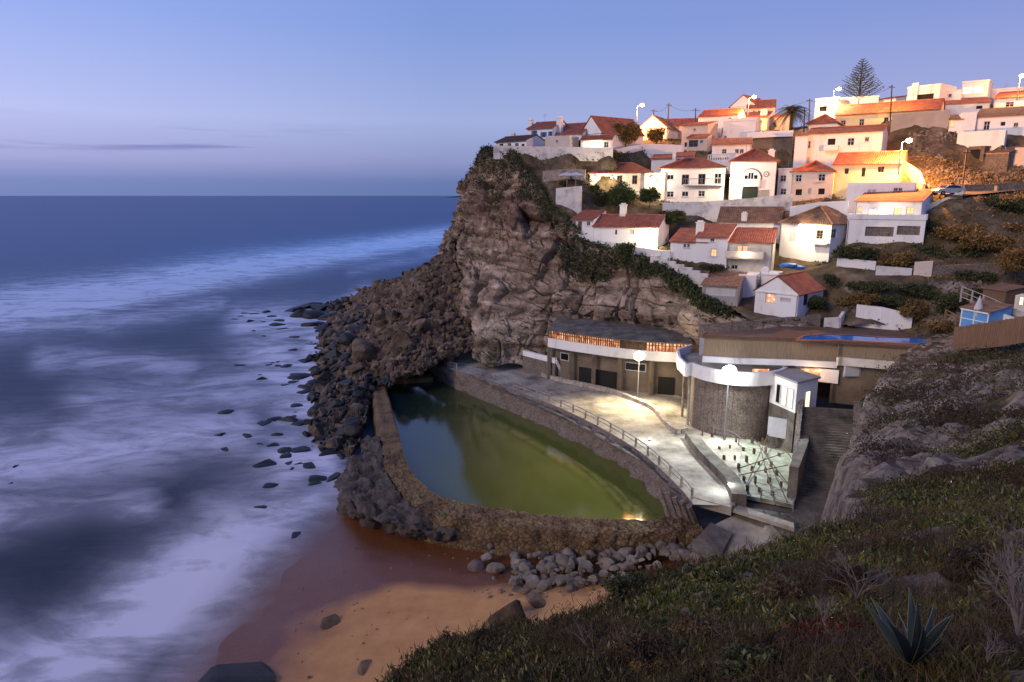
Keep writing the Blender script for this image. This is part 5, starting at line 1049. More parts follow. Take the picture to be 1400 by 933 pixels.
# --- retaining walls --------------------------------------------------------
def rwall(pts, th, h0, h1, mat, label, name='retaining_wall', cat='wall', hill=True):
    pp = [P(*p) for p in pts]; m_ = MB()
    m_.wall(pp, th, h0, h1); o = m_.build(name, M[mat]); tag(o, label, cat)
    if hill:
        for p in pp: hill_pts.append((p.x, p.y+1.2, p.z+h1-.4)); hill_pts.append((p.x-.1, p.y-1.1, p.z-.25))
    return o
rwall([(905,302,114),(960,301,112.5),(1020,297,110),(1082,291,108)], .5, 3, 2.9, 'whitest', 'long whitewashed stone wall below the arched house and the balcony house')
rwall([(1023,216,141),(1052,214,139),(1082,212,137)], .5, 3, 4.0, 'tan', 'tall grey brown retaining wall below the big palm')
rwall([(1021,189,140.6),(1052,187,138.6),(1084,186,136.6)], .4, .1, 1.0, 'white', 'white parapet on top of the tall retaining wall below the palm', hill=False)
rwall([(1080,290,106),(1120,284,104),(1160,282,102)], .4, 5, .8, 'white', 'blank white terrace wall right of the whitewashed stone wall')
rwall([(1217,182,136),(1255,179,134),(1296,176,131.5)], .5, 3, 3.3, 'grey', 'big grey concrete retaining wall above the sodium street lamp')
rwall([(675,206.5,132.5),(720,207.5,131),(780,208.5,129.5),(838,210,128)], .35, 1.5, .95, 'whitest', 'white parapet wall along the very edge of the cliff top')
rwall([(838,212,134),(880,204,136),(935,206,136)], .35, 4, 1.0, 'white', 'low white wall running under the two orange lit trees')
rwall([(760,284,118),(795,281,117)], .5, 4, 3.2, 'whitest', 'pale square terrace wall below the parasol terrace')
rwall([(742,250,124),(775,247,124),(800,248,123)], .6, 4, 2.0, 'stonew', 'lumpy pinkish stone wall behind the parasol terrace')
rwall([(1144,364,92),(1170,366,90.5),(1197,369,89)], .35, 2, 1.1, 'white', 'short white garden wall below the round dark shrubs')
rwall([(1197,374,88),(1222,376,87),(1246,378,86)], .35, 2, 1.0, 'whitest', 'low crumbling white wall left of the pink gatepost wall')
rwall([(1248,380,86),(1273,379,85)], .5, 2, 2.0, 'pinkw', 'high pink wall piece ending the white garden walls')
rwall([(1273,380,85),(1330,378,84),(1372,376,83)], .4, 2, 1.5, 'stoneg', 'brown stone wall stretching right of the pink wall piece')
rwall([(1170,433,82),(1205,437,80.5),(1246,447,79)], .35, 2, 1.5, 'white', 'stepped white wall behind the blue swimming pool')
rwall([(1126,446,81.5),(1147,445,81),(1152,437,82)], .35, 2, 1.0, 'whitest', 'low white corner wall left of the blue swimming pool')
rwall([(1229,226,113),(1255,244,108),(1262,262,103)], .4, 3, 1.1, 'yellow', 'bright yellow lit wall stepping down beside the ramp road')
rwall([(1262,288,99),(1285,280,99),(1316,268,98)], .35, 2, .7, 'cream', 'low handrail wall edging the ramp road below the parked car')
rwall([(1316,262,104),(1345,262,104),(1400,258,103)], .4, 2, 1.0, 'stoneg', 'brown stone kerb wall along the road by the leaning utility pole')
# balustrade
bl = empty('balustrade', P(985,222,125), 'white balustrade with rounded balusters on the terrace below the paired windows', 'balustrade'); a, b_ = P(968,220,126), P(1000,218,124)
for t in range(11): m_ = MB(); q = a.lerp(b_, t/10); m_.tube(q, q+Vector((0,0,.9)), .13, .08, 6); m_.build('baluster', M['white'], bl)
m_ = MB(); m_.wall([a, b_], .3, 2.5, 0); m_.build('plinth', M['white'], bl); m_ = MB(); m_.wall([a+Vector((0,0,.9)), b_+Vector((0,0,.9))], .3, 0, .15); m_.build('handrail', M['white'], bl)
# steep garden steps between cliff brow and shed
for k in range(7):
    u, v, Y_ = 890+k*11, 352+k*4.2, 99-k*1.0; a, b_ = P(u, v, Y_), P(u+12, v+1, Y_-.6); m_ = MB(); m_.wall([a, b_], .6, 1.5, .35); o = m_.build('ledge_wall', M['whitest']); tag(o, 'small pale stepped ledge wall descending from the cottage lamp to the grey shed', 'wall', 'stepped ledge walls')
# parasols and sunken terrace
def parasol(u, v, Y_, label, closed=False):
    b_ = P(u, v, Y_); r = empty('parasol', b_, label, 'parasol'); m_ = MB(); m_.tube(b_, b_+Vector((0,0,2.7)), .05, .04, 6); m_.build('pole', M['metal'], r); m_ = MB(); n = 8; top = b_+Vector((0,0,2.75))
    R_, zz = (.32, .6) if closed else (1.7, 2.15); rg_ = [b_+Vector((R_*math.cos(2*math.pi*i/n), R_*math.sin(2*math.pi*i/n), zz)) for i in range(n)]
    mid_ = [b_+Vector(((.42 if closed else .9)*math.cos(2*math.pi*i/n), (.42 if closed else .9)*math.sin(2*math.pi*i/n), 1.3 if closed else 2.5)) for i in range(n)]
    for i in range(n): j = (i+1) % n; m_.quad(rg_[i], rg_[j], mid_[j], mid_[i]); m_.quad(mid_[i], mid_[j], top)
    m_.build('canopy', M['canvas'], r)
parasol(775, 258, 121.5, 'open pale parasol on the left of the small terrace below the cliff top'); parasol(787, 258, 120.5, 'open pale parasol on the right, nearest the long cream house')
parasol(1335, 441, 66, 'closed white parasol in front of the blue hut', True)
hill_pts.append(tuple(P(775,258,121.5))); hill_pts.append(tuple(P(790,258,120)))
# blue hut, fence, wooden shed
bh = house('blue boarded hut with a low tiled roof behind the brown plank fence', 1312, 67.5, 1350, 64.5, 446, 421, 2.6, 's', .6, wall='blueh', rm='tileold', wins=(), over=.15, found=2, cat='hut', name='hut', addhill=False)
for t in (0, .48, .97): m_ = MB(); m_.box(bh.A+bh.X*bh.w*t+bh.n*.003, bh.X*.12, bh.n*.05, (0,0,bh.h)); m_.build('corner_board', M['white'], bh.root)
m_ = MB(); m_.box(bh.A+bh.n*.01+Vector((0,0,bh.h*.45)), bh.X*bh.w, bh.n*.035, (0,0,.08)); m_.build('rail', M['white'], bh.root)
house('small brown timber shed at the right edge behind the railings', 1342, 73, 1374, 70.5, 411, 394, 3, 's', .3, wall='wood', rm='boards', wins=(), over=.2, found=2, cat='shed', name='shed', addhill=False, cap=False)
house('little white box hut lit from inside at the far right edge behind the fence', 1386, 66, 1408, 65, 420, 404, 2, 'flat', wall='cream', par=0, wins=W_('F', (1394,405,1398,418,'litw')), found=2, cat='hut', name='hut', addhill=False)
def plank_fence(pts, h, label, mat, gap=.0, pw=.16):
    pp = [P(*p) for p in pts]; r = empty('fence', pp[0], label, 'fence'); m_ = MB()
    for a, b_ in zip(pp[:-1], pp[1:]):
        n = max(2, int((b_-a).length/(pw+.02+gap)))
        for i in range(n): q = a.lerp(b_, i/n); m_.cbox(q-Vector((0,0,.3)), pw, .04, h+.3+random.uniform(-.05,.06), math.atan2((b_-a).y, (b_-a).x))
    m_.build('boards', mat, r)
    for z in (.3, h-.25): m_ = MB(); m_.path([p+Vector((0,.06,z)) for p in pp], .05, 4); m_.build('rail', M['wood'], r)
plank_fence([(1302,477,66),(1330,474,63.5),(1365,470,61.5),(1395,465,60),(1420,460,58.5)], 2.2, 'brown plank fence climbing to the right edge beside the blue swimming pool', M['boards'])
M['steelr'] = mk('pale_steel_railing', [(.45,.42,.38)], 2, .5)
railing('railing', [P(1313,412,74), P(1350,428,69), P(1400,452,64)], 'tall pale mesh railing descending behind the blue hut', M['steelr'], .08, h=1.6, step=1.7, rails=(.5,1.05,1.6))
railing('railing', [P(1292,436,73), P(1316,450,69), P(1340,462,65.5)], 'orange timber handrail of the steps left of the blue hut', M['boards'], .10, h=1.0, step=2)
m_ = MB(); m_.wall([P(1356,436,66), P(1392,450,63.5)], .2, 1.5, .9); o = m_.build('low_wall', M['white']); tag(o, 'low white wall between the blue hut and the mesh railing', 'wall')
# tarpaulin and clutter
for (u, v, s, l) in [(1078,363,1.3,'blue tarpaulin heap left of the pair in the yard under the lamp lit house'),(1090,366,1.1,'blue tarpaulin heap right of the pair in the yard under the lamp lit house')]:
    o = bpy.data.objects.new('tarpaulin', round_src[2].copy()); o.data.materials.clear(); o.data.materials.append(M['bluet']); col.objects.link(o); q = P(u, v, 93); o.location = q; o.scale = (s, s*.8, s*.35); tag(o, l, 'tarpaulin')
hill_pts.append(tuple(P(1084,368,93)))
# road and car
for q in ((1262,268,101),(1290,268,99),(1320,266,100),(1360,262,104),(1400,258,106)): p = P(*q); hill_pts.append((p.x, p.y, p.z-.2))
rp_ = [P(1250,267,104), P(1290,268,99.5), P(1322,266,100.5), P(1360,262,104), P(1420,258,106)]
m_ = MB(); c = crom([tuple(p) for p in rp_], 20)
for q in c: hill_pts.append((q[0]+.4, q[1]-2.6, q[2]-.12)); hill_pts.append((q[0]-.5, q[1]+2.8, q[2]+.25))
for a, b_ in zip(c[:-1], c[1:]): a, b_ = Vector(a), Vector(b_); d = Vector((-.2,1,0))*2.3; m_.quad(a-d+Vector((0,0,.05)), b_-d+Vector((0,0,.05)), b_+d+Vector((0,0,.3)), a+d+Vector((0,0,.3)))
o = m_.build('road', M['tarmac']); tag(o, kind='structure')
def car(u, v, Y_, yaw, label):
    b_ = P(u, v, Y_); r = empty('parked_car', b_, label, 'car'); X_ = Vector((math.cos(yaw), math.sin(yaw), 0)); S_ = Vector((-X_.y, X_.x, 0))
    prof = [(-2.0,.35),(-2.05,.75),(-1.95,.95),(-1.7,1.02),(-1.25,1.42),(-.2,1.50),(.45,1.42),(1.05,1.0),(1.85,.88),(2.02,.7),(2.0,.35),(-2.0,.35)][:-1]
    m_ = MB(); n = len(prof)
    def wdt(z): return .84 if z < 1.05 else .66
    Lf = [b_+X_*x+S_*wdt(z)+Vector((0,0,z)) for x, z in prof]; Rt = [b_+X_*x-S_*wdt(z)+Vector((0,0,z)) for x, z in prof]
    m_.v = [tuple(p) for p in Lf+Rt]; m_.f = [(i, (i+1) % n, (i+1) % n+n, i+n) for i in range(n)]
    lo = [0,1,2,3,7,8,9,10]; m_.f += [tuple(lo), tuple(i+n for i in reversed(lo)), (3,4,5,6,7), tuple(i+n for i in (7,6,5,4,3))]; m_.build('body', M['paint'], r)
    for sg_ in (-1, 1):
        for xs in (-1.28, 1.25):
            c = b_+X_*xs+S_*sg_*.72+Vector((0,0,.32)); m_ = MB(); m_.tube(c, c+S_*sg_*.17, .32, .32, 16); t = m_.build('wheel', M['rubber'], r); m_ = MB(); m_.tube(c+S_*sg_*.171, c+S_*sg_*.185, .19, .19, 12); m_.build('rim', M['metal'], t)
        g = [(-1.5,1.06),(-1.15,1.36),(-.25,1.43),(.35,1.36),(.85,1.06)]; m_ = MB(); q = [b_+X_*x+S_*sg_*(.86-(z-1.03)*.50)+Vector((0,0,z)) for x, z in g]; m_.quad(*q); m_.build('side_window', M['glass'], r)
        m_ = MB(); m_.cbox(b_+X_*1.93+S_*sg_*.6+Vector((0,0,.62)), .14, .32, .16, yaw); m_.build('headlight', M['frame'], r); m_ = MB(); m_.cbox(b_-X_*1.99+S_*sg_*.68+Vector((0,0,.72)), .1, .2, .2, yaw); m_.build('tail_light', M['tile'], r)
    for x0, z0_, x1, z1_, nm in ((.49,1.42,1.02,1.05,'windscreen'), (-1.30,1.40,-1.68,1.06,'rear_window')):
        m_ = MB(); sgx = 1 if x0 > 0 else -1; e = X_*.02*sgx+Vector((0,0,.02)); m_.quad(*[b_+X_*x+S_*y+Vector((0,0,z))+e for x, y, z in ((x0,.58,z0_),(x0,-.58,z0_),(x1,-.74,z1_),(x1,.74,z1_))]); m_.build(nm, M['glass'], r)
car(1295, 267.5, 99.6, math.radians(183), 'silver hatchback parked on the ramp road beside the leaning utility pole')
# litter bin
b_ = P(1362.5, 262, 103); r = empty('litter_bin', b_, 'dark litter bin standing on the stone kerb by the golden slope', 'bin'); m_ = MB(); m_.tube(b_, b_+Vector((0,0,.75)), .3, .34, 10); m_.build('body', M['metal'], r); m_ = MB(); m_.tube(b_+Vector((0,0,.751)), b_+Vector((0,0,.9)), .38, .3, 10); m_.build('lid', M['rust'], r)

# ================================================================ VILLAGE HILL
extra = [(1290,275,97),(1320,272,98),(1350,270,101),(1380,268,102),(1400,290,95),(700,216,133),(740,222,130),(780,235,127),(660,214,137),(720,240,127),(1265,300,97),(870,205,140),(1000,225,126),(1050,225,125),(1085,225,125),(1110,178,145),(1150,180,148),(1200,175,150),(1070,176,148),(940,190,150),(1300,215,120),(1260,205,122),(1240,215,118),(1350,240,112),(1400,240,112),(1280,245,111),(1320,235,114),(1400,200,124),
 (1300,300,95),(1350,310,92),(1400,325,90),(1280,335,92),(1330,350,88),(1400,375,84),(1380,400,78),(1300,400,80),(1250,405,82),(1200,400,85),(1150,395,87),(1120,405,86),(1180,420,83),(1150,435,82),(1290,440,76),(1300,470,73),(1330,455,69),(1380,440,68),(1420,440,66),(1350,425,72),
 (1160,345,96),(1200,345,93),(1250,342,91),(870,270,121),(850,290,117),(830,270,121),(900,285,117),(885,300,112),(930,310,108),(950,300,110),(905,330,104),(760,262,121),(745,285,118),(800,225,130),(850,222,131),(860,360,100.5),(880,365,99.5),(1000,415,86),(1020,400,90),(950,395,92),(1060,375,91),(1110,375,89)]
hp = hill_pts+[tuple(P(*q)) for q in extra]+[tuple(p) for p in rows[0]]
hp += [(10,175,43),(-2,158,42),(30,190,46),(80,200,46),(130,200,50),(120,160,50),(110,120,42),(100,90,30),(90,75,22),(70,72,19),(62,74,18.5)]
hp = [p for p in hp if all(map(math.isfinite, p))]
# thin duplicates
hp2 = []
for p in hp:
    if all((p[0]-q[0])**2+(p[1]-q[1])**2 > .6 for q in hp2): hp2.append(p)
hr = RBF(hp2)
gx = np.arange(-14, 128, .5); gy = np.arange(62, 204, .5); X, Y = np.meshgrid(gx, gy, indexing='ij'); Z = hr(X, Y)
poly = [(-4,200),(-4,158)]+[(p[0], p[1]) for p in cliff_top[2:]]+[(P(1300,470,70).x, 71.5),(62,70.5),(75,62),(127,62),(127,203),(-4,203)]
keep = inside(X, Y, poly) | (np.abs(sdist(X, Y, cliff_top[1:])) < 1.0)
for i in range(X.shape[0]):
    for j in range(X.shape[1]):
        q_ = Vector((X[i, j], Y[i, j], 0)); wr = min(1, max(.35, (X[i, j]-48)/12)); Z[i, j] += wr*(.45*noise.fractal(q_*.35, .8, 2, 5)+.35*noise.noise(noise.voronoi(q_*.5)[1][0]*3))-.2
fc = gfaces(*X.shape)[:, ::-1]; kf = keep.ravel()[fc].all(1); fc = fc[kf]
HV = np.stack([X, Y, Z], 2).reshape(-1, 3)
hill = mesh_obj('village_hill', HV, fc, M['earth'], origin=(0,0,0), smooth=True); tag(hill, 'steep earth and rock hillside the village is built on', kind='structure')
hill_bvh = BVHTree.FromPolygons([tuple(v) for v in HV], [tuple(f) for f in fc])
def hz_(x, y):
    h = hill_bvh.ray_cast(Vector((x, y, 120)), Vector((0,0,-1))); return h[0] if h[0] else None
def hit_hill(u, v):
    h = hill_bvh.ray_cast(CAMP, ray(u, v).normalized()); return h[0] if h[0] else None
# ================================================================ LAMPS
def light(p, e, c, r=.3, name='lamp_light', spot=None):
    l = bpy.data.lights.new(name, 'POINT'); l.energy = e; l.color = c; l.shadow_soft_size = r
    o = bpy.data.objects.new(name, l); col.objects.link(o); o.location = p; return o
def glow(name, c, s): return mk(name, [(.9,.9,.9)], 1, .5, emit=c, estr=s)
GO, GW, GC = glow('sodium_glow', (1,.62,.22), 50), glow('warm_lamp_glow', (1,.86,.55), 18), glow('white_flood_glow', (.92,1,1), 26)
SOD, WRM, COOL = (1,.40,.10), (1,.78,.48), (.93,1,.96)
def street_lamp(u, v, ub, vb, Y, e, label, group=None, r=.42, gl=None, c=None):
    top, b_ = P(u, v, Y), P(ub, vb, Y); b_ = Vector((top.x-.9, top.y, b_.z)) if ub < u else Vector((top.x, top.y+.2, b_.z)); rt = empty('street_lamp', b_, label, 'street lamp', group)
    m_ = MB(); m_.tube(b_-Vector((0,0,1)), Vector((b_.x, b_.y, top.z-.25)), .13, .08, 8); m_.build('pole', M['metal'], rt)
    m_ = MB(); m_.tube((b_.x, b_.y, top.z-.3), (top.x-.1, top.y, top.z+.25), .06, .05, 6); m_.build('arm', M['metal'], rt)
    m_ = MB(); m_.tube((top.x-.1, top.y, top.z+.26), (top.x+.5, top.y, top.z+.22), .2, .14, 8); h = m_.build('lamp_head', M['metal'], rt)
    o = bpy.data.objects.new('globe', ball(gl or GO)); col.objects.link(o); o.parent = h; o.location = Vector((top.x+.15, top.y, top.z+.02))-b_; o.scale = (r, r, r*.8)
    light(top+Vector((.15, -.05, -.85)), e, c or SOD, .25)
    return rt
_b = {}
def ball(mat):
    if mat.name not in _b:
        bm = bmesh.new(); bmesh.ops.create_icosphere(bm, subdivisions=2, radius=1); me = bpy.data.meshes.new('globe'); bm.to_mesh(me); bm.free(); me.materials.append(mat); _b[mat.name] = me
    return _b[mat.name]
street_lamp(877,144,871,172,147, 11000, 'sodium street lamp rising behind the round orange lit tree')
street_lamp(1030,133,1024,163,146, 10000, 'sodium street lamp in front of the big orange lit house')
street_lamp(1146,122,1143,146,152, 8000, 'pale street lamp beside the tall conifer', c=(1,.6,.3))
street_lamp(1241.5,192.5,1237,230,106, 32000, 'brightest sodium street lamp above the yellow house', r=.42)
street_lamp(1396,104,1396,130,140, 9000, 'street lamp at the upper right corner above the skyline')
light(P(1205,150,146)+Vector((0,-4,4)), 6000, (1,.50,.12))  # unseen sodium light with no lamp body, added to brighten the long orange roofed house
def wall_lamp(u, v, Y, e, label, gl=GW, c=WRM, r=.16, fwd=.5):
    p = P(u, v, Y); rt = empty('wall_lamp', p, label, 'wall lamp'); m_ = MB(); m_.tube(p+Vector((0,.5,.12)), p+Vector((0,0,.12)), .04, .04, 5); m_.tube(p+Vector((0,0,.10)), p+Vector((0,0,.20)), .14, .05, 8); m_.build('bracket', M['metal'], rt)
    o = bpy.data.objects.new('globe', ball(gl)); col.objects.link(o); o.parent = rt; o.scale = (r,)*3; light(p+Vector((-.1, -fwd, -.12)), e, c, .15); return rt
wall_lamp(890,318,104.6, 1500, 'glaring wall lamp at the right end of the long cottage', r=.22, fwd=.9)
wall_lamp(813,243,125.6, 420, 'wall lamp left of the first window of the long cream house')
wall_lamp(836,243,124.9, 420, 'wall lamp between the first two windows of the long cream house')
wall_lamp(892,243,120.9, 1100, 'bright wall lamp on the blank side block beside the balcony house', r=.2, fwd=.9)
wall_lamp(1000,243,117.2, 1400, 'bright wall lamp left of the arched window', r=.2, fwd=1.1)
wall_lamp(1094,309,98.2, 1500, 'lamp blazing under the eaves of the hipped brown roof house', r=.24, fwd=1.1)
wall_lamp(813,195,130, 300, 'small lamp inside the glowing clifftop veranda', fwd=.8)
wall_lamp(1200,289,96.8, 300, 'lamp over the glowing veranda below the yellow house', fwd=.5)
wall_lamp(1018,345,95.3, 110, 'lamp over the terrace balcony with the glowing doors', fwd=.4)
def flood(u, v, Y, zb, e, c, gl, label, r=.36):
    p = P(u, v, Y); rt = empty('floodlight', (p.x, p.y, zb), label, 'floodlight'); m_ = MB(); m_.tube((p.x+.02, p.y+.15, zb), (p.x+.02, p.y+.15, p.z+.3), .09, .07, 8); m_.build('pole', M['metal'], rt)
    m_ = MB(); m_.cbox((p.x, p.y+.12, p.z-.3), .9, .18, .6); h = m_.build('housing', M['metal'], rt); o = bpy.data.objects.new('lens', ball(gl)); col.objects.link(o); o.parent = h; o.location = p-Vector((p.x, p.y, zb)); o.scale = (r, .12, r*.85)
    l = bpy.data.lights.new('floodlight_beam', 'SPOT'); l.energy = e; l.color = c; l.shadow_soft_size = .3; l.spot_size = math.radians(158); l.spot_blend = .6
    lo = bpy.data.objects.new('floodlight_beam', l); col.objects.link(lo); lo.location = p+Vector((0,-.5,-.05)); lo.rotation_euler = Vector((-.25,-.75,-.62)).to_track_quat('-Z', 'Y').to_euler()
    light(p+Vector((0,-.55,-.1)), e*.10, c, .3, 'floodlight_spill'); return rt
flood(874,487,87.3, 4.9, 10000, (1,.82,.50), GW, 'warm white floodlight on a pole in front of the curved restaurant', .75)
flood(997,508,72.4, 4.9, 8000, COOL, GC, 'cold white floodlight on a pole in front of the round bastion', .85)
p = PZ(1002,672,PZ0); rt = empty('ground_floodlight', p, 'small white floodlight low in the corner by the lower walkway', 'floodlight'); m_ = MB(); m_.cbox(p, .4, .3, .3); m_.build('housing', M['metal'], rt); o = bpy.data.objects.new('lens', ball(GC)); col.objects.link(o); o.parent = rt; o.location = (-.1,-.1,.36); o.scale = (.13,)*3; light(p+Vector((-.5,-.3,.9)), 420, COOL, .1)
p = PZ(888,603,PZ0); rt = empty('ground_floodlight', p, 'small white floodlight beside the promenade railing', 'floodlight'); m_ = MB(); m_.cbox(p, .35, .25, .25); m_.build('housing', M['metal'], rt); o = bpy.data.objects.new('lens', ball(GC)); col.objects.link(o); o.parent = rt; o.location = (0,-.1,.3); o.scale = (.11,)*3; light(p+Vector((0,-.3,.8)), 110, COOL, .1)
light(P(1075,512,73.5), 120, (1,.7,.4)); light(P(1112,512,73.2), 90, (1,.6,.3))

# ================================================================ UTILITY POLES AND WIRES
poles = []
for k, (u0, v0, u1, v1, Y_, l) in enumerate([(894,149,893.5,170,156,'thin utility pole left of the pair behind the red roofs'),(914.5,141,913,168,154,'taller utility pole with a crossbar behind the red roofs'),(951,148,951,172,158,'utility pole standing left of the square white house'),(1107,135,1106.5,165,149,'utility pole just right of the big palm'),(1100,148,1099.5,178,146,'short utility pole between the palm and the hipped roof house'),(1219.5,116,1218,162,139,'utility pole in front of the long lamp lit roof'),(1322,205,1314.5,268,103,'leaning brown utility pole beside the parked car')]):
    a, b_ = P(u0, v0, Y_), P(u1, v1, Y_); rt = empty('utility_pole', b_, l, 'utility pole'); m_ = MB(); m_.tube(b_-Vector((0,0,1.5)), a, .16, .10, 8); m_.build('pole', M['bark'], rt); m_ = MB(); m_.cbox(a-Vector((0,0,.5)), 1.5, .1, .12, .3); m_.build('crossbar', M['bark'], rt); poles.append(a)
def wire(a, b_, l, sag=.6):
    pts = [a.lerp(b_, t/10)-Vector((0,0,sag*4*(t/10)*(1-t/10)+.4)) for t in range(11)]; m_ = MB(); m_.path(pts, .028, 3); o = m_.build('wire', M['rubber']); tag(o, l, 'wire')
wire(poles[0], poles[1], 'sagging wire between the two utility poles behind the red roofs'); wire(poles[1], poles[2], 'sagging wire running right from the pole with the crossbar'); wire(poles[3], poles[5], 'long sagging wire from the palm to the lamp lit roof', 1.4); wire(poles[2], poles[3], 'long faint wire crossing the sky behind the big houses', 1.5)

# ================================================================ TREES AND SHRUBS
def leaves(cs, n, size, seed=0, shell=.55, clump=.35):
    """leaf cards spread through lumpy ellipsoids: cs = (cx,cy,cz,rx,ry,rz)"""
    r = np.random.default_rng(seed); cs = np.asarray(cs, float); vol = (cs[:,3]*cs[:,4]*cs[:,5])**(2/3); idx = r.choice(len(cs), n, p=vol/vol.sum())
    d = r.normal(size=(n,3)); d /= np.linalg.norm(d, axis=1, keepdims=True); rad = (shell+(1-shell)*r.random(n))
    lump = np.array([1+.42*noise.noise(Vector(x)*2.2+Vector((seed*3.3,0,0)))+.25*noise.noise(Vector(x)*5+Vector((seed,0,0))) for x in d]); c = cs[idx,:3]+d*cs[idx,3:6]*(rad*lump)[:,None]
    # gather into clumps
    c += r.normal(size=(n,3))*size*.3
    a = r.normal(size=(n,3)); a /= np.linalg.norm(a, axis=1, keepdims=True); b_ = np.cross(a, r.normal(size=(n,3))); b_ /= np.linalg.norm(b_, axis=1, keepdims=True); s = size*r.uniform(.5,1.3,(n,1))
    V = np.stack([c-a*s, c+b_*s*.45, c+a*s, c-b_*s*.45], 1).reshape(-1,3); Fc = np.arange(n*4).reshape(-1,4); return V, Fc
def lumps(c, rx, ry, rz, n, seed):
    r = random.Random(seed); out = [(c[0], c[1], c[2], rx*.7, ry*.7, rz*.7)]
    for i in range(n): a = r.uniform(0, 6.28); e_ = r.uniform(-.5, .75); k = r.uniform(.32,.5); out.append((c[0]+rx*.62*math.cos(a)*math.cos(e_), c[1]+ry*.62*math.sin(a)*math.cos(e_), c[2]+rz*.7*math.sin(e_), rx*k, ry*k, rz*k))
    return out
def shrub(u, v, wpx, hpx, Y_, mat, label, n=900, size=.22, name='shrub', cat='shrub', group=None, trunk=0., seed=None):
    c = P(u, v, Y_); k = Y_/F; rx, rz = wpx*k/2, hpx*k/2; ry = max(rx*.8, rz*.8); seed = seed if seed is not None else int(u*7+v)
    base = Vector((c.x, c.y, c.z-rz-trunk)); rt = empty(name, base, label, cat, group); V, Fc = leaves(lumps(c, rx, ry, rz, 9, seed), int(n*1.7), size*.85, seed); mesh_obj('crown' if trunk else 'foliage', V, Fc, M[mat], rt)
    m_ = MB(); top = c+Vector((0,0,-rz*.2)); m_.tube(base-Vector((0,0,.5)), top, .16 if trunk else .08, .10 if trunk else .05, 6)
    rr2 = random.Random(seed)
    for i in range(6): m_.tube(base.lerp(top, rr2.uniform(.4,.95)), c+Vector((rr2.uniform(-.6,.6)*rx, rr2.uniform(-.6,.6)*ry, rr2.uniform(-.1,.6)*rz)), .07, .03, 5)
    m_.build('trunk' if trunk else 'stem', M['bark'], rt); return rt
shrub(856,184,42,34,136,'dryleaf','round dense tree lit orange beside the clifftop veranda', 2600, .28, 'tree','tree', trunk=1.0)
shrub(898,185,28,24,142,'dryleaf','smaller orange lit tree in front of the white gabled house', 1600, .26, 'tree','tree', trunk=1.0)
shrub(852,266,44,42,118.5,'foliage2','tall green bush below the wall lamps of the long cream house', 2600, .24,'tree','tree', trunk=.6)
shrub(889,268,30,26,117,'foliage2','round green bush lit by the lamp of the side block', 1500, .22)
shrub(812,258,14,14,121.5,'foliage2','little green bush under the left end of the long cream house', 600, .18)
shrub(822,272,24,26,119.5,'foliage','brownish bush left of the tall green bush', 1000, .2)
shrub(917,298,42,28,109.5,'foliage','dark dense shrub under the long whitewashed wall, above the lit cottage', 1900, .22)
shrub(822,218,56,30,131,'foliage','wide dark shrub mass under the clifftop veranda wall', 2400, .26)
shrub(765,219,30,20,131.5,'foliage','dark shrub in the middle below the clifftop parapet', 900, .24)
shrub(742,222,22,16,132,'foliage','left dark shrub below the clifftop parapet', 700, .24)
shrub(770,252,12,12,122.5,'foliage','small black shrub beside the left parasol', 400, .18)
shrub(742,268,34,30,123.5,'foliage','spiky dark shrub on the cliff corner left of the square terrace wall', 1200, .24)
shrub(855,341,34,24,101.5,'foliage2','mid green bush on the cliff brow under the garden wall', 1300, .2)
shrub(972,366,38,13,94.5,'foliage','flat dark hedge shrub below the glowing small window', 900, .18)
shrub(1172,347,62,24,91,'foliage','long dark shrub below the stone bays of the white house', 2200, .22)
shrub(1226,356,58,28,89,'dryleaf','olive brown shrub right of the long dark one', 2000, .22)
shrub(1268,345,50,30,92,'foliage','dark shrub in the shade at the foot of the golden slope', 1500, .24)
shrub(1120,414,32,26,84,'foliage','dark shrub hugging the right side of the white gabled house', 1100, .18)
shrub(1136,383,26,18,88,'foliage','tufted dark shrub behind the roof of the white gabled house', 900, .2)
shrub(1192,392,70,20,84,'foliage','broad dark shrub below the crumbling white wall', 1700, .2)
shrub(1255,398,60,24,82,'foliage','dark bush below the pink wall piece', 1500, .2)
shrub(1330,378,70,20,84,'foliage','low dark hedge along the brown stone wall', 1400, .2)
shrub(1392,358,76,44,80,'dryleaf','large golden brown bush at the right edge below the slope', 3000, .22)
shrub(1372,283,70,36,96,'foliage','big dark bush under the road at the right edge', 2600, .24)
shrub(1345,290,40,22,97,'dryleaf','golden dry bush left of the big dark bush', 1100, .24)
shrub(1310,318,90,30,93,'dryleaf','long rounded golden bush in the middle of the slope', 2400, .24)
shrub(1350,332,70,26,88,'dryleaf','golden brown bush lower right on the slope', 1800, .24)
shrub(1288,350,60,20,90,'foliage','low black bush at the bottom of the golden slope', 1400, .22)
shrub(1182,408,46,26,82.5,'dryleaf','grey brown leafless bush above the pool terrace, left', 1200, .2)
shrub(1252,425,48,30,79,'dryleaf','grey brown bush right of the stepped white wall', 1200, .2)
shrub(1225,412,50,22,81,'foliage','dark brown bush above the stepped white wall', 1100, .2)
shrub(1300,414,46,34,77,'foliage','dark green creeper bush left of the blue hut', 1500, .2)
shrub(1160,412,36,22,84,'dryleaf','dry bush at the left end of the rocky bank', 900, .2)
shrub(1340,402,30,20,76,'foliage','green climber behind the railing top', 800, .18)
shrub(1282,445,40,20,75,'dryleaf','tangle of grey brush beside the orange handrail steps', 800, .18)
shrub(1302,300,64,24,97,'dryleaf','golden bush right below the parked car on the slope', 1500, .24)
shrub(1378,314,62,26,93,'dryleaf','golden bush at the right edge between the dark bush and the large one', 1500, .24)
shrub(1277,314,36,22,95,'foliage','small dark bush beside the corner of the white basement storey', 900, .22)
shrub(1330,345,50,20,89,'foliage','dark low bush in the middle of the golden slope', 1200, .22)
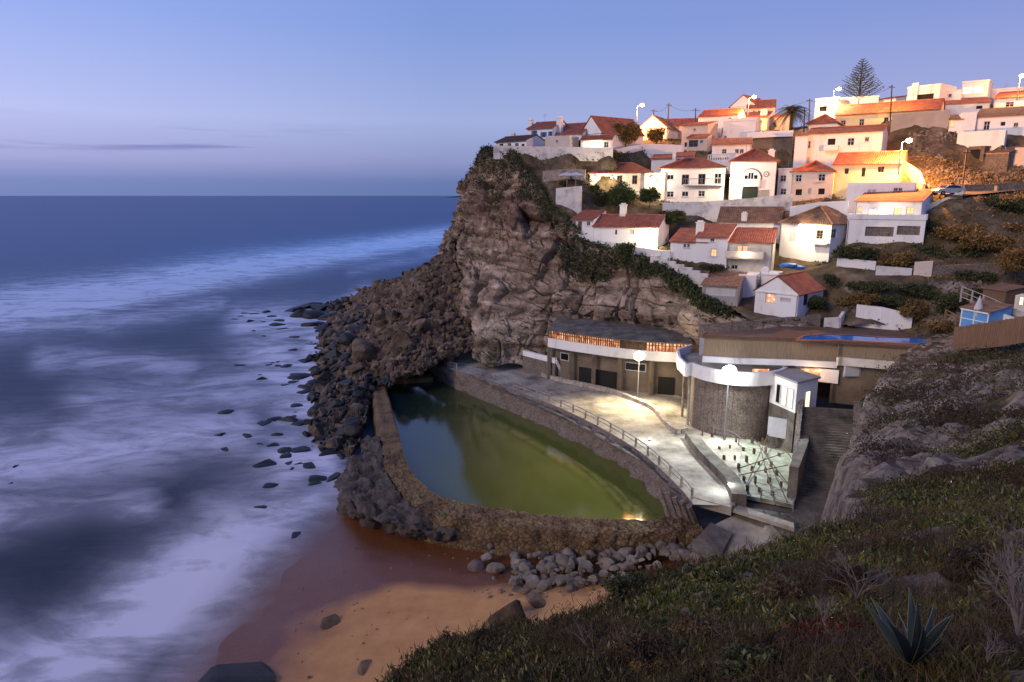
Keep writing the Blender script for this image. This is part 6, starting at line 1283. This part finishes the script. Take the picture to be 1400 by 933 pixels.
# big palm
def palm(u, vt, vb, Y_, label, fl, nf=46):
    b_, t = P(u, vb, Y_), P(u, vt, Y_); t = Vector((b_.x, b_.y, t.z)); rt = empty('palm_tree', b_, label, 'palm tree'); m_ = MB(); m_.tube(b_-Vector((0,0,1)), t, .38, .30, 10); m_.build('trunk', M['bark'], rt); r = random.Random(5); V, Fc = [], []
    for i in range(nf):
        az = r.uniform(0, 6.28); el = r.uniform(-.35, 1.25); D = Vector((math.cos(az), math.sin(az), 0)); prev = t; n = 8; side = Vector((-D.y, D.x, 0)); ln = fl*r.uniform(.8,1.1)
        for s in range(1, n+1):
            q = s/n; cur = t+D*(ln*q*math.cos(el)**.7)+Vector((0,0,ln*(math.sin(el)*q-.75*q*q)))
            w_ = .75*math.sin(math.pi*min(1, q*.9+.12)); k = len(V)
            for sg_ in (-1, 1):
                for m2 in range(2):
                    a = prev.lerp(cur, m2*.5); tip = a+side*sg_*w_+(cur-prev)*.9-Vector((0,0,.18)); V += [tuple(a), tuple(a+(cur-prev)*.3), tuple(tip)]; Fc.append((len(V)-3, len(V)-2, len(V)-1))
            prev = cur
    mesh_obj('crown', V, Fc, M['foliage'], rt); return rt
palm(1081,153,178,143,'big dark feather palm beside the small orange house', 4.4, 80)
# conifer (star shaped pine with tiers of branches)
b_, t = P(1174,140,160), P(1174,80.5,160); t = Vector((b_.x, b_.y, t.z)); rt = empty('conifer_tree', b_, 'tall dark tiered conifer standing alone on the skyline', 'tree'); m_ = MB(); m_.tube(b_-Vector((0,0,2)), t, .30, .05, 8); m_.build('trunk', M['bark'], rt)
V, Fc = [], []; r = random.Random(3); Ht = (t-b_).length; nt_ = 17
for i in range(nt_):
    q = i/(nt_-1); z = b_.z+Ht*(.10+.88*q); L_ = 4.3*(1-q)**.85+.35
    for k in range(9 if q < .8 else 6):
        az = k*6.283/(9 if q < .8 else 6)+r.uniform(-.2,.2)+i*.3; D = Vector((math.cos(az), math.sin(az), 0)); S_ = Vector((-D.y, D.x, 0)); ll = L_*r.uniform(.8,1.08); o_ = Vector((b_.x, b_.y, z)); n = 9
        for s in range(n):
            f = s/n; a = o_+D*ll*f+Vector((0,0,.32*ll*f*f+.10*ll*f)); e_ = o_+D*ll*(f+1.25/n)+Vector((0,0,.32*ll*(f+1/n)**2+.1*ll*f)); w_ = .22
            for off in (S_*w_, S_*-w_, Vector((0,0,w_*.8))): V += [tuple(a), tuple(e_), tuple(a+off+D*.35)]; Fc.append((len(V)-3, len(V)-2, len(V)-1))
mesh_obj('crown', V, Fc, M['foliage'], rt)

# growth hanging on the cliff brow, and on the village slopes (nobody could count it)
def scatter(pts, n_each, size, spread, seed, up=.5):
    r = np.random.default_rng(seed); pts = np.repeat(np.asarray(pts, float), n_each, 0); n = len(pts); c = pts+r.normal(size=(n,3))*np.array(spread)
    a = r.normal(size=(n,3)); a[:,2] = np.abs(a[:,2])+up; a /= np.linalg.norm(a, axis=1, keepdims=True); b_ = np.cross(a, r.normal(size=(n,3))); b_ /= np.linalg.norm(b_, axis=1, keepdims=True); s = size*r.uniform(.5,1.4,(n,1))
    return np.stack([c-a*s*.3, c+b_*s*.4, c+a*s, c-b_*s*.4], 1).reshape(-1,3), np.arange(n*4).reshape(-1,4)
pts = []
for j in range(90, 500):
    J = j/639*11
    for i in range(34, 138):
        I_ = i/229*5-1; q = Vector(G[i, j]); u, v = pix(q); n_ = noise.noise(Vector((q.x*.16, q.y*.16, q.z*.13)))
        lim = .55+.75*noise.noise(Vector((J*1.7, 3, 0)))+(.30 if J < 3.4 else .22)
        ok = I_ < lim+.5*n_
        if not ok and 700 > u > 655 and 382 < v < 418 and n_ > -.25: ok = True
        if ok and random.random() < .30: pts.append(tuple(q))
V, Fc = scatter(pts, 6, .27, (.3,.3,.25), 4); o = mesh_obj('cliff_growth', V, Fc, M['foliage'], origin=(0,0,0)); tag(o, kind='stuff')
pg, pd_ = [], []
for k in range(52000):
    x, y = random.uniform(0, 110), random.uniform(70, 165)
    i, j = int((x+14)/.5), int((y-62)/.5)
    if not keep[i, j]: continue
    n_ = noise.noise(Vector((x*.11, y*.11, 2)))
    if n_ < -.12 and not (y < 120 and x > 50 and n_ > -.45): continue
    q = (x, y, float(Z[i, j]))
    if y < 122 and x > 46: pd_.append(q)
    elif n_ > .02 or (x < 42 and y > 118): pg.append(q)
V, Fc = scatter(pg, 3, .26, (.4,.4,.05), 5); o = mesh_obj('hill_grass', V, Fc, M['foliage'], origin=(0,0,0)); tag(o, kind='stuff')
V, Fc = scatter(pd_, 5, .24, (.4,.4,.05), 6); o = mesh_obj('dry_hill_grass', V, Fc, M['dryleaf'], origin=(0,0,0)); tag(o, kind='stuff')

it = []
for k in range(5200):
    u, v = (random.uniform(1150,1400), random.uniform(385,450)) if k % 2 else (random.uniform(1240,1400), random.uniform(180,262)); p = hit_hill(u, v)
    if p is None or p.y < 71 or noise.noise(Vector(p)*.18) < -.02 or random.random() < .45: continue
    it.append((random.choice(rock_src), p, random.uniform(.12,.55), (random.random()*6, random.random()*6, random.random()*6)))
merged_rocks('hill_rocks', it, M['boulp'])
# ================================================================ FOREGROUND PLANTS
M['succ'] = mk('ice_plant_green', [(.012,.018,.004),(.065,.075,.010),(.22,.19,.04)], 3, .5)
M['succr'] = mk('ice_plant_red', [(.10,.018,.012),(.16,.035,.02)], 3, .5)
M['straw'] = mk('dead_straw', [(.045,.028,.012),(.10,.062,.026),(.20,.14,.07)], 2, .85)
M['twig'] = mk('bleached_twigs', [(.10,.075,.065),(.22,.17,.16)], 3, .85)
M['brush'] = mk('brown_brush', [(.012,.007,.003),(.045,.024,.009),(.07,.055,.012)], 1.5, .85)
M['agave'] = mk('agave_leaf', [(.02,.034,.032),(.042,.062,.058)], 9, .6)
M['agavee'] = mk('agave_pale_edge', [(.12,.12,.08)], 2, .6)
def blades(P_, D, Ln, Wd, bend=None):
    """tapered three sided blades: base points, directions, lengths, widths"""
    n = len(P_); D = D/np.linalg.norm(D, axis=1, keepdims=True); a = np.cross(D, np.array([.3,.5,.81])); a /= np.linalg.norm(a, axis=1, keepdims=True); b_ = np.cross(D, a); Ln = Ln[:,None]; W_ = Wd[:,None]
    mid = P_+D*Ln*.55; tip = P_+D*Ln+(np.zeros((n,3)) if bend is None else bend*Ln)
    if bend is not None: mid = mid+bend*Ln*.2
    V = np.stack([P_+a*W_, P_-a*W_*.5+b_*W_*.87, P_-a*W_*.5-b_*W_*.87, mid+a*W_*.9, mid-a*W_*.45+b_*W_*.8, mid-a*W_*.45-b_*W_*.8, tip], 1).reshape(-1,3)
    t = np.array([(0,1,4,3),(1,2,5,4),(2,0,3,5)]); q = np.array([(3,4,6),(4,5,6),(5,3,6)]); base = (np.arange(n)*7)[:,None,None]
    return V, [tuple(x) for x in (t[None]+base).reshape(-1,4)]+[tuple(x) for x in (q[None]+base).reshape(-1,3)]
def near_samples(n, rmin, rmax, seed):
    r = random.Random(seed); out = []
    while len(out) < n:
        u, y = r.uniform(-.32, .84), math.exp(r.uniform(math.log(rmin), math.log(rmax))); x = u*y
        i, j = (x+16)/.36, (y+12)/.36; i0, j0 = int(i), int(j); fx, fy = i-i0, j-j0
        if i0 < 0 or j0 < 0 or i0+1 >= nb.shape[0] or j0+1 >= nb.shape[1]: continue
        if S[i0, j0] > (1.6 if y < 16 else -.6): continue
        z = (nb[i0,j0,2]*(1-fx)*(1-fy)+nb[i0+1,j0,2]*fx*(1-fy)+nb[i0,j0+1,2]*(1-fx)*fy+nb[i0+1,j0+1,2]*fx*fy); out.append((x, y, z))
    return out
def tufts(samples, cond, per, ln, wd, mat, name, seed, upz=.8, spread=.09, bend=0.):
    r = np.random.default_rng(seed); pts = np.array([p for p in samples if cond(p)])
    if not len(pts): return
    Pp = np.repeat(pts, per, 0); n = len(Pp); dist = np.maximum(1, np.linalg.norm(Pp[:,:2], axis=1)/9)
    Pp = Pp+r.normal(size=(n,3))*np.array([spread,spread,.02])*dist[:,None]; D = r.normal(size=(n,3)); D[:,2] = np.abs(D[:,2])+upz
    V, Fc = blades(Pp, D, ln*r.uniform(.5,1.4,n)*dist**.5, wd*r.uniform(.7,1.3,n)*dist**.7, bend=r.normal(size=(n,3))*bend if bend else None)
    o = mesh_obj(name, V, Fc, M[mat], origin=(0,0,0)); tag(o, kind='stuff')
nz1 = lambda p, s, o: noise.noise(Vector((p[0]*s, p[1]*s, o)))
sm = near_samples(30000, 2.2, 20, 1)
tufts(sm, lambda p: nz1(p,.45,1)+.25*nz1(p,1.7,4)+(.28 if p[0] < 3 else .05) > -.05, 10, .085, .014, 'succ', 'ice_plant_cover', 1)
tufts(sm, lambda p: nz1(p,.5,1) > .0 and nz1(p,1.1,9) > .36 and p[0] < 4, 6, .08, .011, 'succr', 'red_ice_plant', 2)
tufts(sm[:16000], lambda p: nz1(p,.5,6) > -.15, 4, .17, .0035, 'straw', 'dry_grass', 3, 1.0, .12, .3)
tufts(sm[:24000], lambda p: nz1(p,.5,1)-(.3 if p[0] < 3 else -.08) < .02, 8, .12, .006, 'brush', 'brown_brush_cover', 4, .7, .12, .3)
sf = near_samples(9000, 18, 66, 8)
tufts(sf, lambda p: nz1(p,.22,1)+.5*nz1(p,.9,1) > .24, 9, .06, .013, 'brush', 'slope_heath', 5, .5, .12)
tufts(sf, lambda p: nz1(p,.22,5)+.5*nz1(p,.9,5) > .26, 9, .055, .011, 'succ', 'slope_ice_plant', 6, .5, .12)
# low bushes of several kinds breaking up the cover
rb3 = random.Random(21); srcs = []
for k, (mt, sz, nn3, hh) in enumerate([('succ',.035,1500,.5),('brush',.03,1700,.7),('foliage',.03,1500,.65),('straw',.028,1100,.8),('dryleaf',.022,1300,.6)]):
    V, Fc = leaves(lumps((0,0,.18), .34, .34, .26*hh+.06, 10, 60+k), nn3, sz, 60+k, .3); o = mesh_obj('low_bush', V, Fc, M[mt], origin=(0,0,0)); tag(o, 'low leafy tussock in the foreground ground cover', 'bush', 'low tussocks of the foreground'); srcs.append(o)
used_ = [False]*5; q_ = near_samples(130, 3.6, 17, 33)
for k, p in enumerate(q_):
    if abs(p[0]-3.1) < .7 and abs(p[1]-4.7) < .8 or (p[0] > 4 and p[1] > 9.5): continue
    t_ = rb3.choice((0,0,1,2,2,3,4)) if p[0] < 4 else rb3.choice((1,1,2,3,4,4)); s_ = rb3.uniform(.4,1.0)*(.7+p[1]/18)*(.55 if p[0] < 1.2 else 1)
    if not used_[t_]: used_[t_] = True; o = srcs[t_]; o.location = p; o.scale = (s_,)*3
    else: copy_thing(srcs[t_], p, rb3.uniform(0,6.28), None, s_)
for t_ in range(5):
    if not used_[t_]: bpy.data.objects.remove(srcs[t_])
# agave
base = P(1246,912,4.75); rt = empty('agave', base, 'blue grey agave rosette among the dry brush in the foreground', 'agave')
def gl_(u, v): return None
for (u, v, Y_, w_, kink) in [(1181,823,4.9,.038,.0),(1191,817,5.2,.042,.0),(1243,803,4.9,.050,.02),(1254,822,4.5,.045,0),(1277,826,5.3,.040,0),(1304,841,4.7,.045,.10),(1214,850,4.2,.04,.03),(1290,872,4.2,.035,.05),(1228,838,5.6,.036,0),(1262,858,4.1,.04,.04)]:
    tip = P(u, v, Y_); n = 10; m_ = MB(); e_ = MB(); d = tip-base; side = d.cross(Vector((.1,-1,.2))).normalized(); prev = None; nn_ = side.cross(d).normalized()
    for i in range(n+1):
        q = i/n; c = base+d*q+Vector((0,0,kink*4*q*(1-q)))+nn_*.03*math.sin(math.pi*q); ww = w_*.8*(.75+.55*math.sin(math.pi*min(1,q*1.1)))*(1-q**3.5)+.001; row = (c-side*ww, c-nn_*ww*.42, c+side*ww, c+nn_*.006)
        if prev:
            for k in range(4): m_.quad(prev[k], prev[(k+1) % 4], row[(k+1) % 4], row[k])
            for k in (0, 2): e_.tube(prev[k], row[k], .0035, .0035, 4, False)
        prev = row
    lf = m_.build('leaf', M['agave'], rt); e_.build('edge', M['agavee'], lf)
# bare dry shrub at the right edge, small bleached twigs elsewhere
def bare(u, v, Y_, h, label, seed, mat='twig', n0=5, group=None):
    b_ = P(u, v, Y_); r = random.Random(seed); m_ = MB()
    def br(p, d, l, rad, dep):
        q = p+d*l; m_.tube(p, q, rad, rad*.7, 5, False)
        if dep == 0: return
        for _ in range(r.choice((2,3))):
            nd = (d+Vector((r.gauss(0,.45), r.gauss(0,.45), r.gauss(0.05,.35)))).normalized(); br(q, nd, l*r.uniform(.6,.85), rad*.62, dep-1)
    for _ in range(n0): br(b_, Vector((r.gauss(0,.5), r.gauss(0,.4), 1)).normalized(), h*r.uniform(.25,.4), h*.016, 4)
    o = m_.build('dry_shrub', M[mat], origin=tuple(b_)); return tag(o, label, 'dry shrub', group)
bare(1392,868,4.6,.75,'tall bleached leafless shrub at the right edge of the foreground', 3, n0=7)
bare(1385,790,6.2,.65,'second bleached leafless shrub behind the tall one at the right edge', 8, n0=6)
bare(1172,818,7.0,.55,'small bleached twiggy shrub left of the agave', 12)
bare(1125,850,6.2,.3,'tiny bare twig cluster between the grass and the agave', 14)
bare(1350,905,4.3,.25,'low pale twigs at the lower right corner', 15)
bare(1300,780,8.5,.5,'brown bare shrub above the agave', 17, 'bark')
for k in range(16):
    p = near_samples(1, 4.5, 15, 300+k)[0]
    if p[0] < 1.0: continue
    u, v = pix(p); bare(u, v, p[1], .35+.02*k, 'thin tangle of dead brown twigs in the foreground brush', 40+k, 'bark' if k % 3 else 'twig', 4, 'dead twig tangles')
for k, (u, v) in enumerate([(1067,877),(1036,902),(1115,858),(1150,866),(1018,923),(1135,872),(880,912),(905,880),(985,915)]):
    b_ = P(u, v+16, 5.6); h = b_+Vector((.02,.0,.14)); r = random.Random(k); rt = empty('dried_flower', b_, 'round dried flower head on a thin stalk in the foreground brush', 'dried flower', 'dried flower heads'); m_ = MB(); m_.tube(b_-Vector((0,0,.08)), h, .0035, .003, 4); m_.build('stalk', M['straw'], rt)
    rr3 = np.random.default_rng(k); n = 70; D = rr3.normal(size=(n,3)); D[:,2] = np.abs(D[:,2])+.2; V, Fc = blades(np.repeat([tuple(h)], n, 0), D, rr3.uniform(.02,.038,n), np.full(n,.0028)); mesh_obj('flower_head', V, Fc, M['straw'], rt)
reef_src = []
for me in round_src[:4]:
    c_ = me.copy(); c_.materials.clear(); c_.materials.append(M['boulp']); reef_src.append(c_)
# pale rocks breaking the near slope
for k, (u, v, Y_, s, l) in enumerate([(1235,598,36,1.0,'pale rock near the edge of the outcrop'),(1240,560,42,1.1,'pale rock jutting from the middle of the outcrop'),(1320,585,34,1.3,'grey white ledge rock on the right outcrop slope'),(1330,640,27,1.2,'largest pale broken rock on the outcrop slope'),(1290,632,28,.9,'pale rock left of the largest broken one'),(1290,530,50,1.2,'pale angular rock high on the outcrop'),(1378,520,42,1.0,'pale rock near the right edge, high up'),(1262,515,54,1.1,'white topped rock at the far crest of the outcrop'),(950,840,9.5,.35,'grey lichen rock in the green ground cover'),(700,868,11,.4,'dark rock on the left flank of the green slope')]):
    p = P(u, v, Y_); h = near_bvh.ray_cast(CAMP, ray(u, v).normalized())
    if h[0]: p = h[0]
    put_rock('rock', reef_src[k % 4], p-Vector((0,0,s*.30)), s*.8, l, None, 'rock', zsc=.6)
